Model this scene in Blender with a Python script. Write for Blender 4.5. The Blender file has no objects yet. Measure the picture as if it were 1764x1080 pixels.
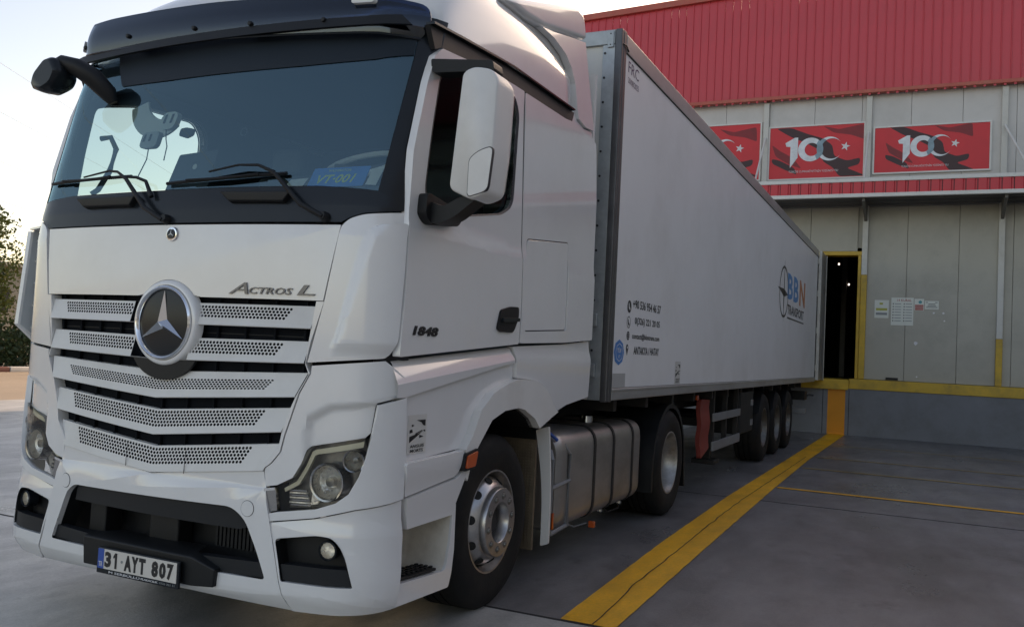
import bpy, bmesh, math, random
from mathutils import Vector, Matrix, noise
from mathutils.geometry import tessellate_polygon
random.seed(7)
C = bpy.context.scene.collection
sc = bpy.context.scene
# ------------------------------------------------------------------ camera, sky, sun, exposure
cd = bpy.data.cameras.new('camera'); cam = bpy.data.objects.new('camera', cd); C.objects.link(cam)
cd.sensor_width = 36; cd.lens = 30.96; cd.clip_start = .05; cd.clip_end = 3000
fw = Vector((-0.4265598, 0.90348642, 0.0419408)); rt = Vector((0.90406488, 0.42454567, 0.04927139)); up = Vector((-0.02671025, -0.0589344, 0.99790445))
m = Matrix((rt, up, -fw)).transposed().to_4x4(); m.translation = Vector((3.4591, -3.2732, 1.5079)); cam.matrix_world = m
sc.camera = cam
SUN_EL, SUN_AZ = math.radians(21), math.radians(3)      # azimuth measured from +Y towards +X
w = bpy.data.worlds.new('World'); sc.world = w; w.use_nodes = True
nt = w.node_tree; bg = nt.nodes['Background']
sky = nt.nodes.new('ShaderNodeTexSky'); sky.sky_type = 'NISHITA'; sky.sun_disc = False
sky.sun_elevation = SUN_EL; sky.sun_rotation = SUN_AZ; sky.air_density = 1.0; sky.dust_density = 1.5; sky.ozone_density = 1.2
nt.links.new(sky.outputs[0], bg.inputs[0]); bg.inputs[1].default_value = 0.15
sd = bpy.data.lights.new('sun', 'SUN'); so = bpy.data.objects.new('sun', sd); C.objects.link(so)
sd.energy = 3.2; sd.angle = math.radians(.5); sd.color = (1, .86, .68)
sdir = Vector((math.sin(SUN_AZ)*math.cos(SUN_EL), math.cos(SUN_AZ)*math.cos(SUN_EL), math.sin(SUN_EL)))
so.rotation_euler = sdir.to_track_quat('Z', 'Y').to_euler(); so.location = (0, 0, 30)
sc.view_settings.view_transform = 'Standard'; sc.view_settings.look = 'None'; sc.view_settings.gamma = 1
sc.view_settings.exposure = 0.88; sc.view_settings.use_curve_mapping = False
sc.view_settings.use_white_balance = True; sc.view_settings.white_balance_temperature = 8600; sc.view_settings.white_balance_tint = 20

# ------------------------------------------------------------------ materials
def mat(name, col, rough=.5, metal=0, var=.0, scale=3., bump=0., bscale=60., coat=0, dirt=None, dscale=1.5, damt=.5, spec=.5, stretch=None):
    M = bpy.data.materials.new(name); M.use_nodes = True; n = M.node_tree; p = n.nodes['Principled BSDF']
    p.inputs['Base Color'].default_value = (*col, 1); p.inputs['Roughness'].default_value = rough
    p.inputs['Metallic'].default_value = metal; p.inputs['Coat Weight'].default_value = coat; p.inputs['Coat Roughness'].default_value = .05
    p.inputs['Specular IOR Level'].default_value = spec
    L = n.links.new
    tc = n.nodes.new('ShaderNodeTexCoord'); src = tc.outputs['Object']
    if stretch:
        mp = n.nodes.new('ShaderNodeMapping'); mp.inputs['Scale'].default_value = stretch; L(src, mp.inputs[0]); src = mp.outputs[0]
    out = None
    if var:
        nz = n.nodes.new('ShaderNodeTexNoise'); nz.inputs['Scale'].default_value = scale; nz.inputs['Detail'].default_value = 7; nz.inputs['Roughness'].default_value = .62; L(src, nz.inputs['Vector'])
        mr = n.nodes.new('ShaderNodeMapRange'); mr.inputs[1].default_value = .3; mr.inputs[2].default_value = .7; mr.inputs[3].default_value = 1-var; mr.inputs[4].default_value = 1+var; L(nz.outputs[0], mr.inputs[0])
        mx = n.nodes.new('ShaderNodeMix'); mx.data_type = 'RGBA'; mx.blend_type = 'MULTIPLY'; mx.inputs[0].default_value = 1
        mx.inputs[6].default_value = (*col, 1); L(mr.outputs[0], mx.inputs[7]); out = mx.outputs[2]
        rr = n.nodes.new('ShaderNodeMapRange'); rr.inputs[3].default_value = max(.03, rough*(1-.8*var)); rr.inputs[4].default_value = min(1, rough*(1+.9*var)); L(nz.outputs[0], rr.inputs[0]); L(rr.outputs[0], p.inputs['Roughness'])
    if dirt:
        nd = n.nodes.new('ShaderNodeTexNoise'); nd.inputs['Scale'].default_value = dscale; nd.inputs['Detail'].default_value = 9; nd.inputs['Roughness'].default_value = .7; L(src, nd.inputs['Vector'])
        md = n.nodes.new('ShaderNodeMapRange'); md.inputs[1].default_value = .48; md.inputs[2].default_value = .75; md.inputs[3].default_value = 0; md.inputs[4].default_value = damt; L(nd.outputs[0], md.inputs[0])
        m2 = n.nodes.new('ShaderNodeMix'); m2.data_type = 'RGBA'; L(md.outputs[0], m2.inputs[0])
        if out: L(out, m2.inputs[6])
        else: m2.inputs[6].default_value = (*col, 1)
        m2.inputs[7].default_value = (*dirt, 1); out = m2.outputs[2]
    if out: L(out, p.inputs['Base Color'])
    if bump:
        nb = n.nodes.new('ShaderNodeTexNoise'); nb.inputs['Scale'].default_value = bscale; nb.inputs['Detail'].default_value = 5; L(src, nb.inputs['Vector'])
        b = n.nodes.new('ShaderNodeBump'); b.inputs['Strength'].default_value = bump; b.inputs['Distance'].default_value = .004; L(nb.outputs[0], b.inputs['Height']); L(b.outputs[0], p.inputs['Normal'])
    return M
WHITE = mat('white_paint', (.80, .795, .78), .24, coat=1.0, var=.02, scale=2, dirt=(.52, .48, .42), dscale=1.1, damt=.18)
WHITE2 = mat('white_plastic', (.74, .73, .70), .42, var=.03, scale=4, dirt=(.45, .40, .33), dscale=1.6, damt=.3)
CREAM = mat('grimy_step_white', (.76, .71, .62), .5, var=.08, scale=5, dirt=(.3, .25, .18), dscale=3, damt=.6)
GREYP = mat('grey_duct_plastic', (.52, .55, .56), .5, var=.05)
BLACKG = mat('black_gloss', (.014, .018, .022), .22, spec=.3)
BLACKP = mat('black_plastic', (.009, .010, .011), .5, spec=.35, var=.15, scale=8, bump=.1, bscale=400)
DARKP = mat('dark_grey_plastic', (.012, .014, .017), .55, spec=.35, var=.1, scale=6, bump=.12, bscale=300)
CHROME = mat('chrome', (.82, .83, .84), .12, metal=1)
DCHROME = mat('dark_chrome', (.35, .35, .36), .2, metal=1)
ALU = mat('aluminium_tank', (.44, .415, .39), .40, metal=.85, var=.15, scale=3, bump=.05, dirt=(.14, .12, .10), dscale=2.5, damt=.6, stretch=(1, .4, 1))
RIM = mat('polished_rim', (.50, .49, .48), .3, metal=.9, var=.15, scale=8, dirt=(.2, .16, .12), dscale=6, damt=.5)
RUBBER = mat('tyre_rubber', (.010, .010, .010), .7, spec=.3, var=.25, scale=6, bump=.25, bscale=80, dirt=(.035, .03, .024), dscale=5, damt=.6)
MUD = mat('muddy_plastic', (.17, .13, .085), .85, var=.25, scale=9, bump=.4, bscale=60)
STEELD = mat('chassis_steel', (.014, .013, .013), .6, var=.3, scale=5, dirt=(.04, .03, .022), dscale=4)
FRAMEG = mat('guard_rail_grey', (.24, .25, .26), .45, metal=.3, var=.12, scale=5)
REDP = mat('red_mud_board', (.25, .032, .022), .55, var=.15, scale=6, dirt=(.12, .04, .03), dscale=4)
RIMD = mat('dirty_rim', (.15, .145, .135), .45, metal=.6, var=.3, scale=7, dirt=(.10, .08, .06), dscale=5, damt=.8)
TSIDE = mat('trailer_grp_panel', (.80, .80, .79), .42, var=.035, scale=.8, bump=.08, bscale=1.6, dirt=(.46, .43, .37), dscale=1.0, damt=.22, coat=.05)
TFRONT = mat('trailer_front_panel', (.66, .65, .60), .5, var=.03)
TPOST = mat('trailer_corner_post', (.10, .10, .105), .35, metal=.6, var=.2, scale=5)
TGALV = mat('galvanised_strip', (.36, .39, .40), .4, metal=.5, var=.15, scale=12)
TRAIL = mat('anodised_rail', (.42, .42, .41), .38, metal=.45, var=.12, scale=2, dirt=(.2, .18, .15), dscale=3, damt=.5, stretch=(1, .4, 1))
AMBER = mat('amber_lens', (.62, .10, .02), .2, coat=.5)
CLEARC = mat('drl_guide', (.80, .73, .52), .3, coat=.5)
LAMPD = mat('lamp_housing', (.22, .21, .19), .3, metal=.5, var=.3, scale=14)
LAMPW = mat('warm_reflector', (.92, .86, .78), .28, metal=.75, var=.35, scale=22, bump=1.0, bscale=60)
INK = mat('black_ink', (.012, .012, .014), .45)
FRCINK = mat('violet_ink', (.06, .04, .11), .45)
PLATEW = mat('plate_white', (.70, .66, .60), .4, var=.03)
BLUEP = mat('plate_blue', (.02, .09, .38), .4)
WTXT = mat('white_print', (.75, .75, .75), .5)
TUV = mat('badge_blue', (.03, .22, .55), .45)
BBLUE = mat('logo_blue', (.04, .26, .55), .45)
BORANGE = mat('logo_orange', (.60, .20, .07), .5)
STICK = mat('sticker_film', (.62, .61, .57), .4, var=.02)
GREYST = mat('grey_patch', (.42, .42, .41), .4)
INTD = mat('cab_interior', (.05, .065, .08), .7, var=.1, scale=4, bump=.1, bscale=200)
INTM = mat('cab_interior_mid', (.34, .38, .40), .75, var=.1)
HEADL = mat('headliner', (.045, .06, .075), .85, var=.08)
CURT = mat('curtain_cloth', (.40, .13, .04), .8)
PALEPL = mat('pale_device', (.75, .76, .72), .4)
VPLATE = mat('blue_plate', (.03, .30, .85), .35)
VTXT = mat('yellow_green_print', (.75, .95, .35), .4)
PAPER = mat('paper', (.72, .74, .66), .6)
YELLOW = mat('dock_yellow', (.66, .40, .04), .5, var=.12, scale=3, dirt=(.20, .14, .05), dscale=2.5, damt=.6)
ORANGE = mat('wall_orange', (.75, .27, .012), .5, var=.06, scale=3)
WALLG = mat('sandwich_panel_grey', (.43, .41, .345), .45, var=.05, scale=.8, dirt=(.2, .19, .16), dscale=1.2, damt=.4, bump=.02, bscale=8)
WALLL = mat('sandwich_panel_light', (.58, .56, .53), .42, var=.04, scale=.8, dirt=(.36, .35, .32), dscale=1.2, damt=.4)
POST = mat('light_steel_post', (.60, .59, .54), .45, var=.06, dirt=(.28, .27, .23), dscale=3)
TRIMW = mat('white_trim', (.70, .69, .65), .4, var=.05, dirt=(.36, .35, .3), dscale=3)
DOCK = mat('dock_wall_paint', (.18, .19, .205), .6, var=.08, scale=1.5, dirt=(.10, .10, .09), dscale=2, bump=.05)
REDC = mat('red_cladding', (.66, .05, .07), .38, var=.07, scale=.7, dirt=(.36, .06, .06), dscale=1.5, damt=.35, stretch=(1, 1, .3))
REDF = mat('red_fascia', (.66, .03, .045), .4, var=.06)
SALMON = mat('weathered_red_trim', (.52, .10, .07), .5, var=.1, dirt=(.4, .2, .13), dscale=5)
BANR = mat('banner_red', (.72, .025, .035), .45, var=.05)
BAND = mat('banner_shadow_print', (.045, .012, .016), .45, var=.2, scale=4)
BANM = mat('banner_dark_red', (.26, .012, .018), .45, var=.2, scale=4)
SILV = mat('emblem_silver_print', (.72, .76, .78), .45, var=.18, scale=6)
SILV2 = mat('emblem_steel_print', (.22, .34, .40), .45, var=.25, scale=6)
BANW = mat('banner_white_print', (.72, .72, .72), .45)
SOFF = mat('soffit_sheet', (.16, .155, .14), .6, var=.1)
DARKROOM = mat('dark_interior', (.012, .012, .012), .8)
BARK = mat('bark', (.10, .07, .05), .9, var=.3, scale=12, bump=.6, bscale=30)
LEAF = mat('leaf', (.11, .13, .03), .6, var=.45, scale=2.2)
LEAF2 = mat('hedge_leaf', (.035, .06, .02), .6, var=.4, scale=2.2)
FARW = mat('far_wall', (.30, .27, .22), .8, var=.1, scale=1)
KERBW = mat('kerb_white', (.62, .60, .56), .7, var=.1)
KERBR = mat('kerb_red', (.16, .06, .05), .7, var=.1)
WIRE = mat('cable', (.42, .44, .46), .6)
CREV = mat('crack_filler', (.02, .02, .02), .9)
RUBB = mat('rubber_seal', (.03, .03, .035), .6)

def glass(name, tint, ior=1.5, gl=(1, 1, 1), rough=0.0):
    M = bpy.data.materials.new(name); M.use_nodes = True; n = M.node_tree; n.nodes.clear()
    o = n.nodes.new('ShaderNodeOutputMaterial'); t = n.nodes.new('ShaderNodeBsdfTransparent'); t.inputs[0].default_value = (*tint, 1)
    g = n.nodes.new('ShaderNodeBsdfGlossy'); g.inputs[0].default_value = (*gl, 1); g.inputs['Roughness'].default_value = rough
    f = n.nodes.new('ShaderNodeFresnel'); f.inputs[0].default_value = ior; mx = n.nodes.new('ShaderNodeMixShader')
    n.links.new(f.outputs[0], mx.inputs[0]); n.links.new(t.outputs[0], mx.inputs[1]); n.links.new(g.outputs[0], mx.inputs[2]); n.links.new(mx.outputs[0], o.inputs[0])
    return M
WGLASS = glass('windscreen_glass', (.74, .85, .85), 2.25, gl=(.56, .90, 1.0), rough=.02)
SGLASS = glass('side_glass', (.60, .70, .68), 1.08)
VISG = glass('smoked_acrylic', (.17, .24, .34), 1.7, gl=(.8, .9, 1.0), rough=.08)
LGLASS = glass('lamp_glass', (.92, .93, .93), 1.45)
def emis(name, col, s):
    M = bpy.data.materials.new(name); M.use_nodes = True; p = M.node_tree.nodes['Principled BSDF']
    p.inputs['Emission Color'].default_value = (*col, 1); p.inputs['Emission Strength'].default_value = s; return M
LETM = mat('smoked_chrome', (.14, .14, .15), .3, metal=.9)
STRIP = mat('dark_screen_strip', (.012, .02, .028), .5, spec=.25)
RIM2 = mat('dull_rim', (.40, .39, .37), .38, metal=.7, var=.25, scale=8, dirt=(.12, .10, .08), dscale=6, damt=.7)
SLOTM = mat('slot_louvre', (.009, .011, .014), .9, spec=.1)
LAMP = emis('lit_lamp', (.95, .95, 1), 1.6)

# yard surface: dark power-floated slab, patchy polish
def ground_mat(name, col, var, rough, wet):
    M = bpy.data.materials.new(name); M.use_nodes = True; n = M.node_tree; p = n.nodes['Principled BSDF']; L = n.links.new
    g = n.nodes.new('ShaderNodeNewGeometry')
    def nz(s, d=8, r=.65, st=None):
        v = g.outputs['Position']
        if st:
            mp = n.nodes.new('ShaderNodeMapping'); mp.inputs['Scale'].default_value = st; L(v, mp.inputs[0]); v = mp.outputs[0]
        t = n.nodes.new('ShaderNodeTexNoise'); t.inputs['Scale'].default_value = s; t.inputs['Detail'].default_value = d; t.inputs['Roughness'].default_value = r; L(v, t.inputs['Vector']); return t.outputs[0]
    def mr(s, a, b, c, d):
        q = n.nodes.new('ShaderNodeMapRange'); L(s, q.inputs[0])
        for i, v in enumerate((a, b, c, d)): q.inputs[i+1].default_value = v
        return q.outputs[0]
    def mul(a, b):
        q = n.nodes.new('ShaderNodeMath'); q.operation = 'MULTIPLY'; L(a, q.inputs[0]); L(b, q.inputs[1]); return q.outputs[0]
    a = mr(nz(.35), .3, .7, 1-var, 1+var); b = mr(nz(3.5, st=(1, .35, 1)), .3, .7, 1-var*.7, 1+var*.7); c = mr(nz(60, 3), .3, .7, .88, 1.1)
    d = mul(mr(nz(1.1, 9, .75), .58, .70, 1, .50), mr(nz(.9, 10, .8, (.25, 1, 1)), .60, .70, 1, 1.35))
    k = mul(mul(a, b), mul(c, d))
    mx = n.nodes.new('ShaderNodeMix'); mx.data_type = 'RGBA'; mx.blend_type = 'MULTIPLY'; mx.inputs[0].default_value = 1; mx.inputs[6].default_value = (*col, 1); L(k, mx.inputs[7]); L(mx.outputs[2], p.inputs['Base Color'])
    L(mr(nz(.8, 9, .7, (1, .5, 1)), .35, .65, rough-wet, rough+wet), p.inputs['Roughness'])
    bp = n.nodes.new('ShaderNodeBump'); bp.inputs['Strength'].default_value = .5; bp.inputs['Distance'].default_value = .008; L(nz(38, 8, .75), bp.inputs['Height']); L(bp.outputs[0], p.inputs['Normal'])
    return M
YARD = ground_mat('yard_slab', (.155, .150, .150), .34, .40, .16)
ROADM = ground_mat('sunlit_road', (.33, .26, .19), .1, .8, .05)
PAINTY = ground_mat('worn_yellow_paint', (.90, .42, .012), .28, .5, .1)
SLABL = ground_mat('pale_concrete_sheen', (.39, .38, .355), .38, .42, .17)
JOINT = mat('slab_joint_filler', (.05, .05, .05), .9)
PAINTW = ground_mat('faded_yellow_paint', (.42, .28, .06), .3, .5, .1)
EARTH = ground_mat('earth', (.16, .13, .09), .2, .9, .05)

# ------------------------------------------------------------------ mesh helpers
INV = {}
def root(name, loc, label, cat, group=None):
    o = bpy.data.objects.new(name, None); o.location = loc; o.empty_display_size = .3; C.objects.link(o)
    o['label'] = label; o['category'] = cat
    if group: o['group'] = group
    INV[o.name] = Matrix.Translation(Vector(loc)).inverted()
    return o
def tag(o, label, cat, group=None):
    o['label'] = label; o['category'] = cat
    if group: o['group'] = group
    return o
def obj(name, me, m, parent=None, smooth=35, bevel=0, seg=2):
    if m: me.materials.append(m)
    if smooth:
        me.shade_smooth(); me.set_sharp_from_angle(angle=math.radians(smooth))
    o = bpy.data.objects.new(name, me); C.objects.link(o)
    if parent:
        o.parent = parent
        if parent.name in INV: o.matrix_parent_inverse = INV[parent.name]
    if bevel:
        b = o.modifiers.new('bevel', 'BEVEL'); b.width = bevel; b.segments = seg; b.limit_method = 'ANGLE'; b.angle_limit = math.radians(40); b.harden_normals = False
        o.modifiers.new('wn', 'WEIGHTED_NORMAL').keep_sharp = False
    return o
def struct(o): o['kind'] = 'structure'; return o
def pydata(name, V, F, m, parent=None, **k):
    me = bpy.data.meshes.new(name); me.from_pydata([tuple(v) for v in V], [], F)
    bm = bmesh.new(); bm.from_mesh(me); bmesh.ops.recalc_face_normals(bm, faces=bm.faces); bm.to_mesh(me); bm.free()
    return obj(name, me, m, parent, **k)
def boxes(name, L, m, parent=None, bevel=0, **k):
    V, F = [], []
    for (x0, x1, y0, y1, z0, z1) in L:
        b = len(V); V += [(x0,y0,z0),(x1,y0,z0),(x1,y1,z0),(x0,y1,z0),(x0,y0,z1),(x1,y0,z1),(x1,y1,z1),(x0,y1,z1)]
        F += [(b,b+3,b+2,b+1),(b+4,b+5,b+6,b+7),(b,b+1,b+5,b+4),(b+1,b+2,b+6,b+5),(b+2,b+3,b+7,b+6),(b+3,b,b+4,b+7)]
    return pydata(name, V, F, m, parent, smooth=None if not bevel else 35, bevel=bevel, **k)
def rp(pts, r=.02, n=4):
    """round the corners of a 2-D polygon"""
    out = []; N = len(pts)
    for i in range(N):
        p = Vector(pts[i][:2]); rr = pts[i][2] if len(pts[i]) > 2 else r
        a = Vector(pts[i-1][:2]); b = Vector(pts[(i+1) % N][:2])
        da, db = (a-p), (b-p); la, lb = da.length, db.length; q = min(rr, la*.45, lb*.45)
        if q < 1e-4: out.append((p.x, p.y)); continue
        s = p+da/la*q; e = p+db/lb*q
        for k in range(n+1):
            t = k/n; v = s*(1-t)**2+p*2*t*(1-t)+e*t*t; out.append((v.x, v.y))
    return out
def plate(name, outer, fmap, m, parent=None, t=.02, holes=(), du=None, dv=None, bevel=0, wf=None, w0=0., smooth=35, seg=2):
    loops = [[Vector((p[0], p[1], 0)) for p in outer]]+[[Vector((p[0], p[1], 0)) for p in h] for h in holes]
    tri = tessellate_polygon(loops); flat = [v for l in loops for v in l]
    bm = bmesh.new(); vs = [bm.verts.new(v) for v in flat]
    for f in tri:
        try: bm.faces.new([vs[i] for i in f])
        except ValueError: pass
    bmesh.ops.dissolve_degenerate(bm, edges=bm.edges, dist=1e-5)
    for ax, d in ((0, du), (1, dv)):
        if not d: continue
        lo = min(v.co[ax] for v in bm.verts); hi = max(v.co[ax] for v in bm.verts)
        k = math.floor(lo/d)+1
        while k*d < hi:
            co = [0, 0, 0]; co[ax] = k*d+1e-5; no = [0, 0, 0]; no[ax] = 1
            bmesh.ops.bisect_plane(bm, geom=bm.verts[:]+bm.edges[:]+bm.faces[:], plane_co=co, plane_no=no); k += 1
    bmesh.ops.recalc_face_normals(bm, faces=bm.faces)
    bm.verts.ensure_lookup_table()
    P = [v.co.copy() for v in bm.verts]; idx = {v: i for i, v in enumerate(bm.verts)}; n = len(P)
    F = [[idx[v] for v in f.verts] for f in bm.faces]; B = [(idx[e.verts[0]], idx[e.verts[1]]) for e in bm.edges if e.is_boundary]
    bm.free()
    W = [(wf(p.x, p.y) if wf else 0.)+w0 for p in P]
    V = [fmap(p.x, p.y, W[i]) for i, p in enumerate(P)]
    if t:
        V += [fmap(p.x, p.y, W[i]-t) for i, p in enumerate(P)]
        F = F+[[i+n for i in reversed(f)] for f in F]+[[a, b, b+n, a+n] for a, b in B]
    return pydata(name, V, F, m, parent, bevel=bevel, smooth=smooth, seg=seg)
def wall(name, loop, fmap, w0, w1, m, parent=None, closed=True):
    n = len(loop); V = [fmap(p[0], p[1], w0) for p in loop]+[fmap(p[0], p[1], w1) for p in loop]
    F = [[i, (i+1) % n, (i+1) % n+n, i+n] for i in range(n if closed else n-1)]
    return pydata(name, V, F, m, parent)
def lathe(name, prof, org, axis, m, parent=None, n=36, a0=0, a1=360, smooth=40):
    ax = Vector(axis).normalized(); q = ax.to_track_quat('Z', 'Y').to_matrix(); o = Vector(org); V, F = [], []
    full = abs(a1-a0-360) < 1e-6; N = n if full else n+1
    for r, h in prof:
        for i in range(N):
            a = math.radians(a0+(a1-a0)*i/n); V.append(o+q @ Vector((r*math.cos(a), r*math.sin(a), h)))
    for j in range(len(prof)-1):
        for i in range(n):
            k = (i+1) % N; F.append((j*N+i, j*N+k, (j+1)*N+k, (j+1)*N+i))
    return pydata(name, V, F, m, parent, smooth=smooth)
def tube(name, pts, r, m, parent=None, n=8, closed=False):
    V, F = [], []; P = [Vector(p) for p in pts]; N = len(P); rr = r if isinstance(r, (list, tuple)) else [r]*N
    for i, p in enumerate(P):
        if closed: t = P[(i+1) % N]-P[i-1]
        else: t = (P[min(i+1, N-1)]-P[max(i-1, 0)])
        q = t.normalized().to_track_quat('Z', 'Y').to_matrix()
        for k in range(n):
            a = 2*math.pi*k/n; V.append(p+q @ Vector((rr[i]*math.cos(a), rr[i]*math.sin(a), 0)))
    for i in range(N if closed else N-1):
        for k in range(n):
            j = (i+1) % N; F.append((i*n+k, i*n+(k+1) % n, j*n+(k+1) % n, j*n+k))
    if not closed: F += [tuple(range(n))[::-1], tuple((N-1)*n+k for k in range(n))]
    return pydata(name, V, F, m, parent, smooth=40)
def text(name, s, box, fmap, m, parent=None, ext=0., shear=0., bold=0., res=2):
    cu = bpy.data.curves.new('t', 'FONT'); cu.body = s; cu.shear = shear; cu.resolution_u = res; cu.offset = bold
    to = bpy.data.objects.new('t', cu); C.objects.link(to)
    dg = bpy.context.evaluated_depsgraph_get(); me = bpy.data.meshes.new_from_object(to.evaluated_get(dg))
    bpy.data.objects.remove(to)
    xs = [v.co.x for v in me.vertices]; ys = [v.co.y for v in me.vertices]; u0, u1, v0, v1 = box
    ax, bx, ay, by = min(xs), max(xs), min(ys), max(ys)
    P = [(u0+(v.co.x-ax)/(bx-ax)*(u1-u0), v0+(v.co.y-ay)/(by-ay)*(v1-v0)) for v in me.vertices]
    F = [list(p.vertices) for p in me.polygons]
    bpy.data.meshes.remove(me)
    V = [fmap(u, v, ext) for u, v in P]
    if ext > .004:
        from collections import Counter
        n = len(P); cnt = Counter()
        for f in F:
            for a, b in zip(f, f[1:]+f[:1]): cnt[(min(a, b), max(a, b))] += 1
        V += [fmap(u, v, 0) for u, v in P]; F = F+[[a, b, b+n, a+n] for (a, b), c in cnt.items() if c == 1]
    return pydata(name, V, F, m, parent, smooth=None)
def circ(cx, cy, rx, ry=None, n=28, a0=0, a1=360):
    ry = ry or rx; e = n if a1-a0 == 360 else n+1
    return [(cx+rx*math.cos(math.radians(a0+(a1-a0)*i/n)), cy+ry*math.sin(math.radians(a0+(a1-a0)*i/n))) for i in range(e)]
def lerpt(x, xs, ys):
    if x <= xs[0]: return ys[0]
    for i in range(len(xs)-1):
        if x <= xs[i+1]: return ys[i]+(ys[i+1]-ys[i])*(x-xs[i])/(xs[i+1]-xs[i])
    return ys[-1]
def sst(a, b, x):
    t = max(0, min(1, (x-a)/(b-a))); return t*t*(3-2*t)

# ------------------------------------------------------------------ cab surface: s runs along the rounded front in plan, z up, w outwards
PX, PY = [], []
for i in range(41):
    x = i/40; PX.append(x); PY.append(-.04+.08*x*x)
def bz(a, b, c, d, t): return (1-t)**3*a+3*(1-t)**2*t*b+3*(1-t)*t*t*c+t**3*d
for i in range(1, 33):
    t = i/32; PX.append(bz(1.0, 1.12, 1.25, 1.25, t)); PY.append(bz(.04, .062, .13, .33, t))
PX.append(1.25); PY.append(3.3)
PS = [0.]
for i in range(1, len(PX)): PS.append(PS[-1]+math.hypot(PX[i]-PX[i-1], PY[i]-PY[i-1]))
PS_ = PS
def yo(z): return lerpt(z, [.2, .35, 2.0, 2.15, 2.9, 3.3, 3.6], [.03, 0, 0, .02, .20, .33, .5])
def F(s, z, w=0.):
    a = abs(s); sg = 1 if s >= 0 else -1
    x = lerpt(a, PS, PX); y = lerpt(a, PS, PY)
    x1 = lerpt(a+.02, PS, PX); y1 = lerpt(a+.02, PS, PY); x0 = lerpt(max(0, a-.02), PS, PX); y0 = lerpt(max(0, a-.02), PS, PY)
    tx, ty = x1-x0, y1-y0; l = math.hypot(tx, ty); nx, ny = ty/l, -tx/l
    return (sg*(x+nx*w), y+ny*w+yo(z), z)
def mirr(pts, sg): return pts if sg > 0 else [(-p[0],)+tuple(p[1:]) for p in pts][::-1]
def side(sg):
    return lambda y, z, w=0.: (sg*(1.25+w-(.06*max(0, z-2.95)**1.3 if z > 2.95 else 0)), y, z)

# =================================================================== SETTING
def sheet(name, x0, x1, y0, y1, z, m):
    return struct(pydata(name, [(x0,y0,z),(x1,y0,z),(x1,y1,z),(x0,y1,z)], [(0,1,2,3)], m, smooth=None))
sheet('ground', -900, 900, -900, 900, -.03, EARTH)
sheet('yard', -13.4, 60, -60, 18.5, 0, YARD)
sheet('road', -23.7, -13.4, -200, 300, -.006, ROADM)
sheet('foreground_slab', -13.4, 12, -40, 1.43, .004, SLABL)
sheet('left_sheen_slab', -13.4, -1.25, 1.45, 18, .004, SLABL)  # pale colour here stands in for sky sheen on the left yard
struct(boxes('joint', [(-13.4, 12, 1.425, 1.45, .001, .006)], CREV))
struct(boxes('slab_joint', [(-13, 12, 6.735, 6.747, .001, .0045)], JOINT))
# wide yellow lane stripe on the yard, a little wavy at its edges
def ribbon(name, L, R, z, m):
    ys0 = L[0][1]; ys1 = L[-1][1]; n = 120; V = []; Fc = []
    for i in range(n+1):
        y = ys0+(ys1-ys0)*i/n
        a = lerpt(y, [p[1] for p in L], [p[0] for p in L])+.006*noise.noise((0, y*5, 0)); b = lerpt(y, [p[1] for p in R], [p[0] for p in R])+.006*noise.noise((5, y*5, 0))
        V += [(a, y, z), (b, y, z)]
    for i in range(n): Fc.append((2*i, 2*i+1, 2*i+3, 2*i+2))
    return struct(pydata(name, V, Fc, m, smooth=None))
ribbon('yellow_lane_stripe', [(1.62, 1.46), (1.54, 3.9), (1.495, 6.8), (1.51, 11.5), (1.51, 17.8)], [(1.945, 1.46), (1.90, 3.85), (1.84, 7.7), (1.81, 11.4), (1.87, 17.8)], .006, PAINTY)
cr = [(1.815+.0, 1.46), (1.79, 2.0), (1.75, 2.5), (1.745, 3.2), (1.70, 5.), (1.68, 6.4), (1.70, 9), (1.72, 12)]
V, Fc = [], []
for i in range(160):
    y = 1.46+i*.066; x = lerpt(y, [p[1] for p in cr], [p[0] for p in cr])+.012*noise.noise((0, y*4, 3)); h = .0035+.003*abs(noise.noise((0, y*2, 8)))
    V += [(x-h, y, .0095), (x+h, y, .0095)]
for i in range(159): Fc.append((2*i, 2*i+1, 2*i+3, 2*i+2))
struct(pydata('slab_crack', V, Fc, CREV, smooth=None))
for y, wd in ((7.93, .10), (10.33, .07), (12.1, .06), (14.6, .05)):
    s_ = pydata('bay_line', [(1.86, y-wd/2, .006), (12, y-wd/2, .006), (12, y+wd/2, .006), (1.86, y+wd/2, .006)], [(0,1,2,3)], PAINTY if y < 9 else PAINTW, smooth=None); struct(s_)

# =================================================================== WAREHOUSE
YB = 17.87
wh = root('warehouse', (5, YB, 0), 'grey and red clad warehouse with loading dock behind the truck', 'warehouse')
XL, XR = -9.7, 14.2
W = lambda x, z, w=0.: (x, YB-w, z)
def wpan(x0, x1, z0, z1, m, name='wall_panel', t=.05):
    boxes(name, [(x0+.003, x1-.003, YB, YB+t, z0, z1)], m, wh, bevel=.005, seg=1)
k = -10
xs = [-9.7+1.02*i-.0 for i in range(0, 22)]
xs = [x for x in [3.02+1.02*(i-12) for i in range(0, 24)] if x > -9.5 and x < 14.3]
xs = [XL]+xs
boxes('backing_wall', [(XL, -1.9, YB+.055, YB+.14, 0, 10.0), (2.2, XR, YB+.055, YB+.14, 0, 10.0), (-1.9, 2.2, YB+.055, YB+.14, 4.2, 10.0)], WALLG, wh)
for a, b in zip(xs[:-1], xs[1:]):
    if b <= -1.9 or a >= 1.9: 
        wpan(max(a, 2.2) if a > 1.9 else a, b, 1.262, 5.12, WALLG)
    else: wpan(a, b, 4.12, 5.12, WALLG)
    wpan(a, b, 5.13, 7.70, WALLL)
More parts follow.
